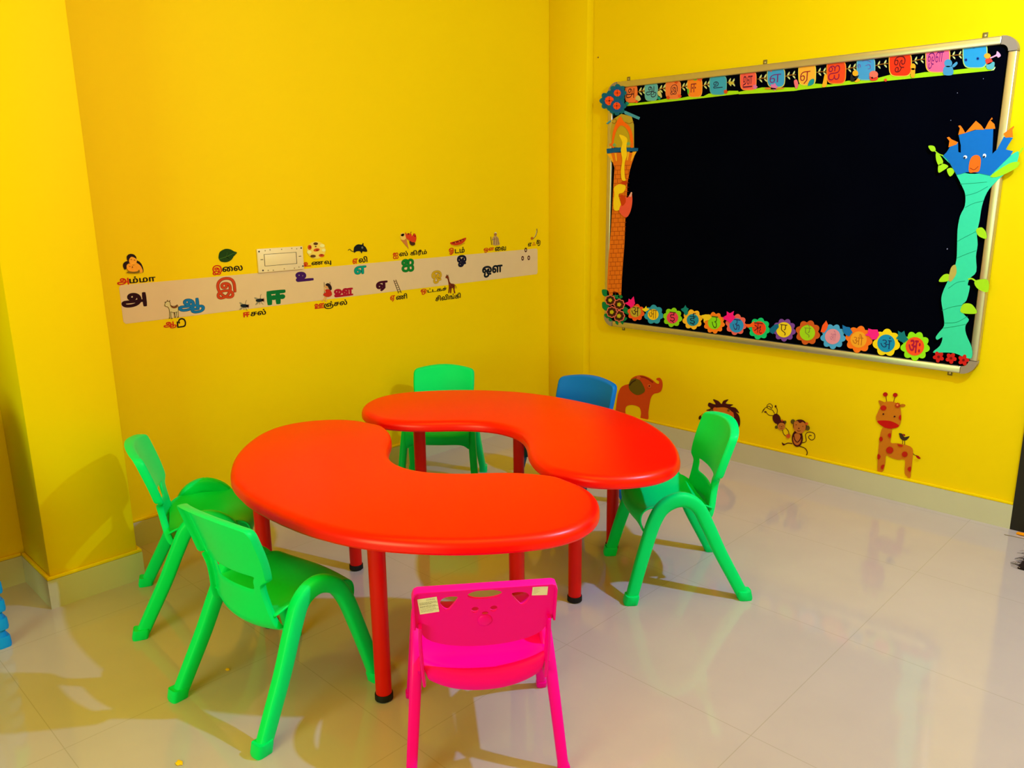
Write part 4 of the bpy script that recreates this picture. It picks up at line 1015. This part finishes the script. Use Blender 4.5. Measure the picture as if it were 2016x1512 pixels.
cutout(CFz, 'paper_star', 'dark teal paper star left of the last lime green flower', 'paper star', (1222, 445), [('star', (10, 115, 125), [[(1185, 395), (1215, 412), (1240, 395), (1250, 435), (1275, 470), (1235, 500), (1205, 485), (1170, 460), (1190, 435)]])], SG)

# flower clusters on the two left corners
TW = BD.at(1160, 150, 3.021)
def corner_cluster(label, flowers, extra, z):
    r = CC.root('paper_flower_cluster', label, 'paper flowers', *TW.uv(*flowers[0][0]))
    for n, F, col, loops in extra: F.flat(n, [F.pts(l) for l in loops], paper(*col), r, z)
    for i, (cen, F, spec) in enumerate(flowers):
        o = None
        for j, (n, col, loops) in enumerate(spec):
            k = F.flat(n, [F.pts(l) for l in loops], paper(*col), r, z+.001+.0012*i+.0007*j)
            if o is None: o = k
            else: k.parent = o; k.location.z -= o.location.z
    return done(r)
def bluefl(cx, cy, r, rc):
    return ((cx, cy), CC, [('blossom', (12, 100, 135), [petals(cx, cy, r, 8, .22, 90)]), ('blossom_ring', (15, 85, 160), [circle(cx, cy, r*.68)]), ('blossom_centre', (250, 80, 25), [petals(cx, cy, rc, 10, .12, 80)]), ('blossom_eye', (110, 20, 20), [circle(cx, cy, rc*.2), ] + [stroke([(cx+rc*.35*math.cos(a), cy+rc*.35*math.sin(a)), (cx+rc*.75*math.cos(a), cy+rc*.75*math.sin(a))], 3, False) for a in (0, 1.57, 3.14, 4.71)])])
c_fl = [bluefl(270, 612, 82, 32), bluefl(200, 682, 92, 42), bluefl(268, 728, 86, 34)]
corner_cluster('teal blue paper flower cluster with orange centres on the upper left corner of the blackboard', c_fl,
               [('fringe', CC, (10, 140, 120), [[(220+9*k, (770 if k % 2 == 0 else 818)) for k in range(11)]+[(310, 700), (220, 700)]])], .0125)
def pinkfl(cx, cy, r):
    return ((cx, cy), CE, [('blossom', (225, 105, 100), [petals(cx, cy, r, 8, .14, 80)]), ('blossom_ring', (70, 30, 10), [petals(cx, cy, r*.82, 8, .14, 80)]), ('blossom_centre', (190, 175, 20), [petals(cx, cy, r*.36, 5, .2, 50)])])
def lf(x0, y0, x1, y1, w):
    mx, my = (x0+x1)/2, (y0+y1)/2; d = math.hypot(x1-x0, y1-y0); nx, ny = -(y1-y0)/d*w, (x1-x0)/d*w
    return S2([(x0, y0), (mx+nx, my+ny), (x1, y1), (mx-nx, my-ny)], 5)
p_fl = [pinkfl(250, 283, 60), pinkfl(350, 330, 64), pinkfl(350, 455, 66), pinkfl(272, 412, 64)]
corner_cluster('four pink-rimmed dark brown paper blossoms on the lower left corner of the blackboard', p_fl,
               [('leaf', CE, (12, 120, 70), [l]) for l in (lf(158, 168, 235, 240, 38), lf(280, 190, 345, 265, 34), lf(335, 240, 385, 250, 22), lf(165, 300, 225, 405, 36), lf(180, 440, 260, 470, 28), lf(385, 350, 455, 440, 30), lf(360, 500, 435, 480, 24), lf(230, 490, 268, 510, 16), lf(310, 500, 330, 555, 16), lf(370, 490, 385, 550, 16))], .0125)

# brick tower cut-out down the left side
BR = (225, 112, 22)
def tower():
    r = TW.root('paper_tower', 'tall orange brick tower cut from paper along the left side of the blackboard', 'paper tower', *TW.uv(180, 700))
    z = .0125
    def F(n, col, loops, dz):
        for L in pieces(n, loops): TW.flat(n, [TW.pts(l) for l in L], paper(*col), r, z+dz)
    F('brick_shaft', BR, [[(135, 455), (285, 455), (262, 520), (248, 570), (236, 640), (232, 720), (225, 800), (222, 900), (218, 1000), (210, 1100), (203, 1200), (199, 1300), (115, 1300), (116, 1220), (122, 1100), (130, 1000), (138, 920), (144, 820), (150, 700), (156, 600), (160, 545), (148, 510)]], 0)
    cr = []
    for k, y in enumerate(range(530, 1290, 26)):
        xl = 158-(y-545)*.052 if y > 560 else 155; xr = 255-(y-520)*.072
        cr.append(stroke([(xl, y+3), (xr, y)], 2.2, False)); n = 3
        for q in range(n): cr.append(stroke([(xl+(xr-xl)*(q+.3+.4*(k % 2))/n, y+2), (xl+(xr-xl)*(q+.3+.4*(k % 2))/n, y+26)], 1.8, False))
    cr = [l for l in cr if l[0][1] < 1290]
    me = fill_nonzero([ccw(TW.pts(l)) for l in cr]); TW.put('brick_lines', me, paper(150, 50, 10), r, z+.0009)
    F('turret', (185, 155, 45), [[(145, 260), (200, 225), (262, 240), (275, 290), (276, 425), (140, 425), (136, 330)]], .0004)
    F('eaves', (70, 150, 190), [[(210, 205), (228, 208), (312, 245), (306, 260), (222, 226)], [(112, 280), (135, 262), (140, 268), (116, 288)]], .0013)
    F('arch', (245, 105, 10), [S2([(145, 420), (150, 340), (170, 280), (195, 240), (215, 270), (250, 300), (268, 350), (272, 420), (255, 420), (250, 350), (225, 305), (195, 295), (172, 325), (160, 370), (160, 420)], 3)], .0016)
    F('niche', (190, 160, 25), [S2([(162, 420), (163, 360), (180, 315), (205, 300), (232, 320), (250, 370), (252, 420)], 3)], .0022)
    F('scroll_line', (150, 60, 20), [stroke([(145, 262), (165, 255), (172, 270), (160, 282), (145, 275)], 2.2), stroke([(225, 275), (250, 282), (275, 270)], 2.2)], .0024)
    F('posy', (230, 110, 30), [tiny(140, 408, 10), tiny(265, 405, 11)], .0029); F('posy', (120, 165, 110), [tiny(160, 410, 11), tiny(243, 402, 11)], .0029)
    F('cornice', (15, 85, 150), [[(114, 432), (200, 424), (302, 428), (300, 446), (200, 450), (116, 460)]], .0026)
    F('corbel', (245, 170, 30), [[(118, 462), (140, 460), (155, 510), (148, 512)], [(160, 458), (172, 458), (176, 505), (168, 505)], [(235, 450), (250, 450), (240, 500), (232, 502)], [(268, 450), (292, 448), (262, 505), (256, 505)]], .0012)
    F('ribbon', (248, 205, 25), [S2([(190, 350), (222, 358), (238, 378), (232, 420), (235, 470), (222, 520), (222, 590), (228, 620), (205, 615), (200, 560), (208, 500), (200, 440), (208, 395)], 4), S2([(160, 660), (200, 640), (228, 655), (215, 690), (185, 705), (200, 760), (190, 795), (160, 795), (155, 750), (160, 700)], 4)], .0034)
    F('blossom_patch', (235, 85, 65), [S2([(200, 705), (225, 715), (242, 720), (262, 690), (268, 740), (258, 800), (235, 838), (205, 825), (190, 795), (205, 750)], 4)], .0042)
    F('blossom_patch', (200, 60, 10), [S2([(196, 635), (232, 622), (236, 640), (215, 645)], 3), S2([(198, 708), (225, 716), (228, 750), (205, 770)], 3)], .0048)
    F('blossom_tip', (225, 165, 160), [[(248, 715), (262, 688), (268, 692), (262, 718)]], .0050)
    return done(r)
tower()

# beanstalk with a castle on the right side
TB = BD.at(1780, 220, 3.024)
def beanstalk():
    r = TB.root('paper_beanstalk', 'turquoise paper beanstalk with a blue castle on its top, right side of the blackboard', 'paper beanstalk', *TB.uv(370, 800))
    z = .0135
    def F(n, col, loops, dz, par=None):
        for L in pieces(n, loops):
            o = TB.flat(n, [TB.pts(l) for l in L], paper(*col), r, z+dz)
            if par: o.parent = par; o.location.z -= par.location.z
        return o
    F('stalk', (55, 210, 165), [S2([(232, 262), (262, 282), (320, 380), (350, 440), (370, 490), (368, 560), (340, 620), (325, 700), (322, 800), (318, 880), (300, 940), (265, 1010), (238, 1070), (228, 1120), (240, 1200), (245, 1270), (215, 1310), (195, 1340), (205, 1355), (235, 1340), (220, 1390), (178, 1430), (250, 1430), (310, 1435), (370, 1460), (408, 1462), (408, 1400), (375, 1320), (372, 1270), (392, 1235), (360, 1200), (350, 1150), (378, 1120), (398, 1040), (385, 1030), (398, 990), (436, 950), (434, 860), (444, 790), (440, 720), (455, 650), (470, 560), (500, 480), (545, 425), (600, 375), (665, 330), (690, 240), (640, 260), (540, 340), (430, 370), (330, 350)], 3)], 0)
    F('stalk_lines', (20, 140, 105), [stroke(p, 2.2) for p in ([(340, 430), (420, 425), (500, 418)], [(370, 500), (440, 480), (505, 445)], [(370, 570), (420, 545), (480, 530)], [(325, 770), (370, 745), (440, 710)], [(320, 870), (380, 845), (436, 825)], [(270, 1050), (320, 1015), (370, 1005)], [(232, 1180), (290, 1160), (350, 1150)], [(245, 1255), (320, 1250), (385, 1215)], [(240, 1285), (310, 1275), (375, 1262)])], .0008)
    LF = (165, 215, 25)
    for p in (S2([(436, 700), (470, 688), (495, 720), (495, 755), (450, 738)]), S2([(272, 965), (240, 970), (214, 1008), (262, 1008), (278, 990)]), S2([(425, 1020), (440, 1000), (505, 1000), (505, 1070), (450, 1055)]), S2([(345, 1165), (365, 1140), (410, 1145), (440, 1195), (380, 1200), (345, 1190)]),
              S2([(198, 245), (220, 260), (240, 300), (215, 320), (198, 285)]), S2([(212, 320), (240, 310), (270, 325), (240, 350), (212, 362)]), S2([(262, 345), (290, 335), (305, 360), (280, 385)]), S2([(152, 205), (185, 205), (195, 232), (170, 235)]),
              S2([(520, 385), (570, 345), (640, 305), (690, 300), (680, 330), (620, 365), (560, 388)])):
        F('leaf', LF, [p], .0010)
    F('tendril', LF, [stroke([(388, 995), (410, 992), (432, 1005)], 9), stroke([(192, 235), (215, 252), (240, 262)], 6), stroke([(690, 250), (705, 230), (714, 215)], 10)], .0012)
    F('dry_leaf', (185, 165, 80), [S2([(285, 930), (312, 910), (318, 960), (290, 1005), (272, 1000)])], .0011)
    c = F('castle', (10, 105, 190), [[(332, 140), (370, 128), (450, 105), (538, 100), (532, 250), (520, 262), (560, 225), (600, 150), (655, 155), (620, 210), (612, 225), (655, 235), (640, 262), (600, 300), (520, 380), (470, 370), (430, 362), (380, 360), (340, 372), (320, 375), (300, 340), (270, 290), (240, 262), (262, 240), (280, 210), (328, 180), (330, 240), (345, 245), (345, 200)]], .0016)
    OR = (250, 120, 15)
    for p in ([(370, 128), (400, 95), (435, 55), (465, 80), (485, 108), (430, 108)], [(330, 138), (340, 100), (330, 85), (342, 82), (355, 98), (372, 128)], [(488, 105), (510, 62), (530, 35), (535, 45), (520, 52), (545, 75), (550, 102)], [(272, 212), (278, 175), (262, 155), (275, 150), (290, 165), (328, 182), (320, 195)], [(598, 132), (640, 100), (660, 85), (662, 92), (652, 108), (655, 152), (610, 155)]): F('castle_roof', OR, [p], .0023, c)
    F('castle_door', (250, 105, 20), [S2([(395, 360), (395, 310), (410, 270), (440, 258), (462, 275), (462, 320), (452, 355), (425, 360)], 3)], .0024, c)
    F('castle_window', (235, 240, 245), [circle(372, 270, 11, 10), circle(486, 262, 10, 12)], .0024, c)
    F('castle_window', (30, 30, 60), [circle(368, 274, 6, 6), circle(484, 268, 6, 6)], .0031, c)
    F('castle_window', (150, 60, 10), [stroke([(400, 335), (425, 345), (450, 325)], 4)], .0031, c)
    return done(r)
beanstalk()
for i, (x, y) in enumerate(((212, 1456), (286, 1464), (360, 1475))):
    cutout(TB, 'paper_blossom', 'small red paper blossom at the beanstalk foot, ' + ('left of three', 'middle of three', 'right of three')[i], 'paper blossom', (x, y),
           [('blossom', (205, 25, 18), [petals(x, y, 34, 5, .4, 60, .5+i)]), ('blossom_centre', (120, 5, 10), [circle(x, y, 8)])], 'red blossoms at the beanstalk foot', .0138)

# ------------------------------------------------------------------ small things
r = RW.root('wall_hook_stub', 'tiny dull nail left in the wall beside the column', 'nail', *on_right(1178, 113))
me = lathe_mesh([(.004, 0), (.003, .004), (.0025, .006)], 12); me['local'] = 1; RW.put('nail', me, mat('dull_nail', srgb(150, 110, 20), .6), r); done(r)
def crumb(px, label, s):
    x, y = on_floor(*px); bm = bmesh.new(); bmesh.ops.create_icosphere(bm, subdivisions=2, radius=1)
    for v in bm.verts: v.co = Vector((v.co.x*.011*s*(1+.3*math.sin(5*v.co.y)), v.co.y*.008*s, (v.co.z+1)*.0018))
    o = link('paper_scrap', finish(bm, 50), mat('yellow_scrap', srgb(250, 195, 10), .7, .2), None, (x, y, 0.0)); tag(o, label, 'scrap')
crumb((353, 1503), 'tiny yellow scrap on the floor at the bottom edge', 1.0)
crumb((448, 1319), 'tiny yellow scrap on the floor under the chair beside the pink one', .7)
# shaggy dark mat and orange strip by the door, just entering the picture
mx, my = on_floor(2009, 1100)
t = thing('shaggy_mat', 'dark shaggy mat with a ragged fringe by the black door, at the right edge', 'mat', (mx, my, 0))
base = box_mesh(0.012, .62, -.10, .18, 0, .010, .004); link('pile', base, mat('dark_pile', srgb(40, 28, 30), .95, .05, .5, 90, .8), t)
rr = random.Random(5)
for k in range(34):
    y = -.10+.28*k/33; l = rr.uniform(.012, .04); a = rr.uniform(-.5, .5)
    bm = bmesh.new(); sweep(bm, catmull([(.02, y, .008), (.02-l*.5, y+a*.01, .010), (.02-l, y+a*.03, .003)], 3), .0016, .0014, (0, 0, 1), 1.0, 6, lambda u: 1-.7*u)
    link('fringe_tassel', finish(bm, 60), mat('pale_fringe', srgb(150, 125, 120), .9, .1) if k % 4 == 0 else mat('dark_fringe', srgb(38, 22, 22), .9, .1), t)
x, y = on_floor(2003, 1051); bm = bmesh.new()
sweep(bm, catmull([(0, 0, .004), (.02, -.004, .006), (.06, .002, .005), (.14, -.004, .006), (.22, 0, .004)], 4), .010, .004, (0, 0, 1), .6, 10)
tag(link('orange_ribbon', finish(bm, 50), mat('orange_cloth', srgb(250, 150, 10), .8, .1), None, (x, y, 0)), 'orange ribbon on the floor at the foot of the black door', 'ribbon')
x, y = on_floor(1977, 1053); x2, y2 = on_floor(2030, 1064); bm = bmesh.new()
sweep(bm, catmull([(0, 0, .0015), ((x2-x)*.3, (y2-y)*.35, .0015), ((x2-x)*.7, (y2-y)*.65, .0015), (x2-x, y2-y, .0015)], 4), .0014, .0012, (0, 0, 1), 1.0, 6)
tag(link('thread', finish(bm, 50), mat('grey_thread', srgb(140, 120, 95), .9, .1), None, (x, y, 0)), 'thin loose thread lying on the floor near the orange ribbon', 'thread')
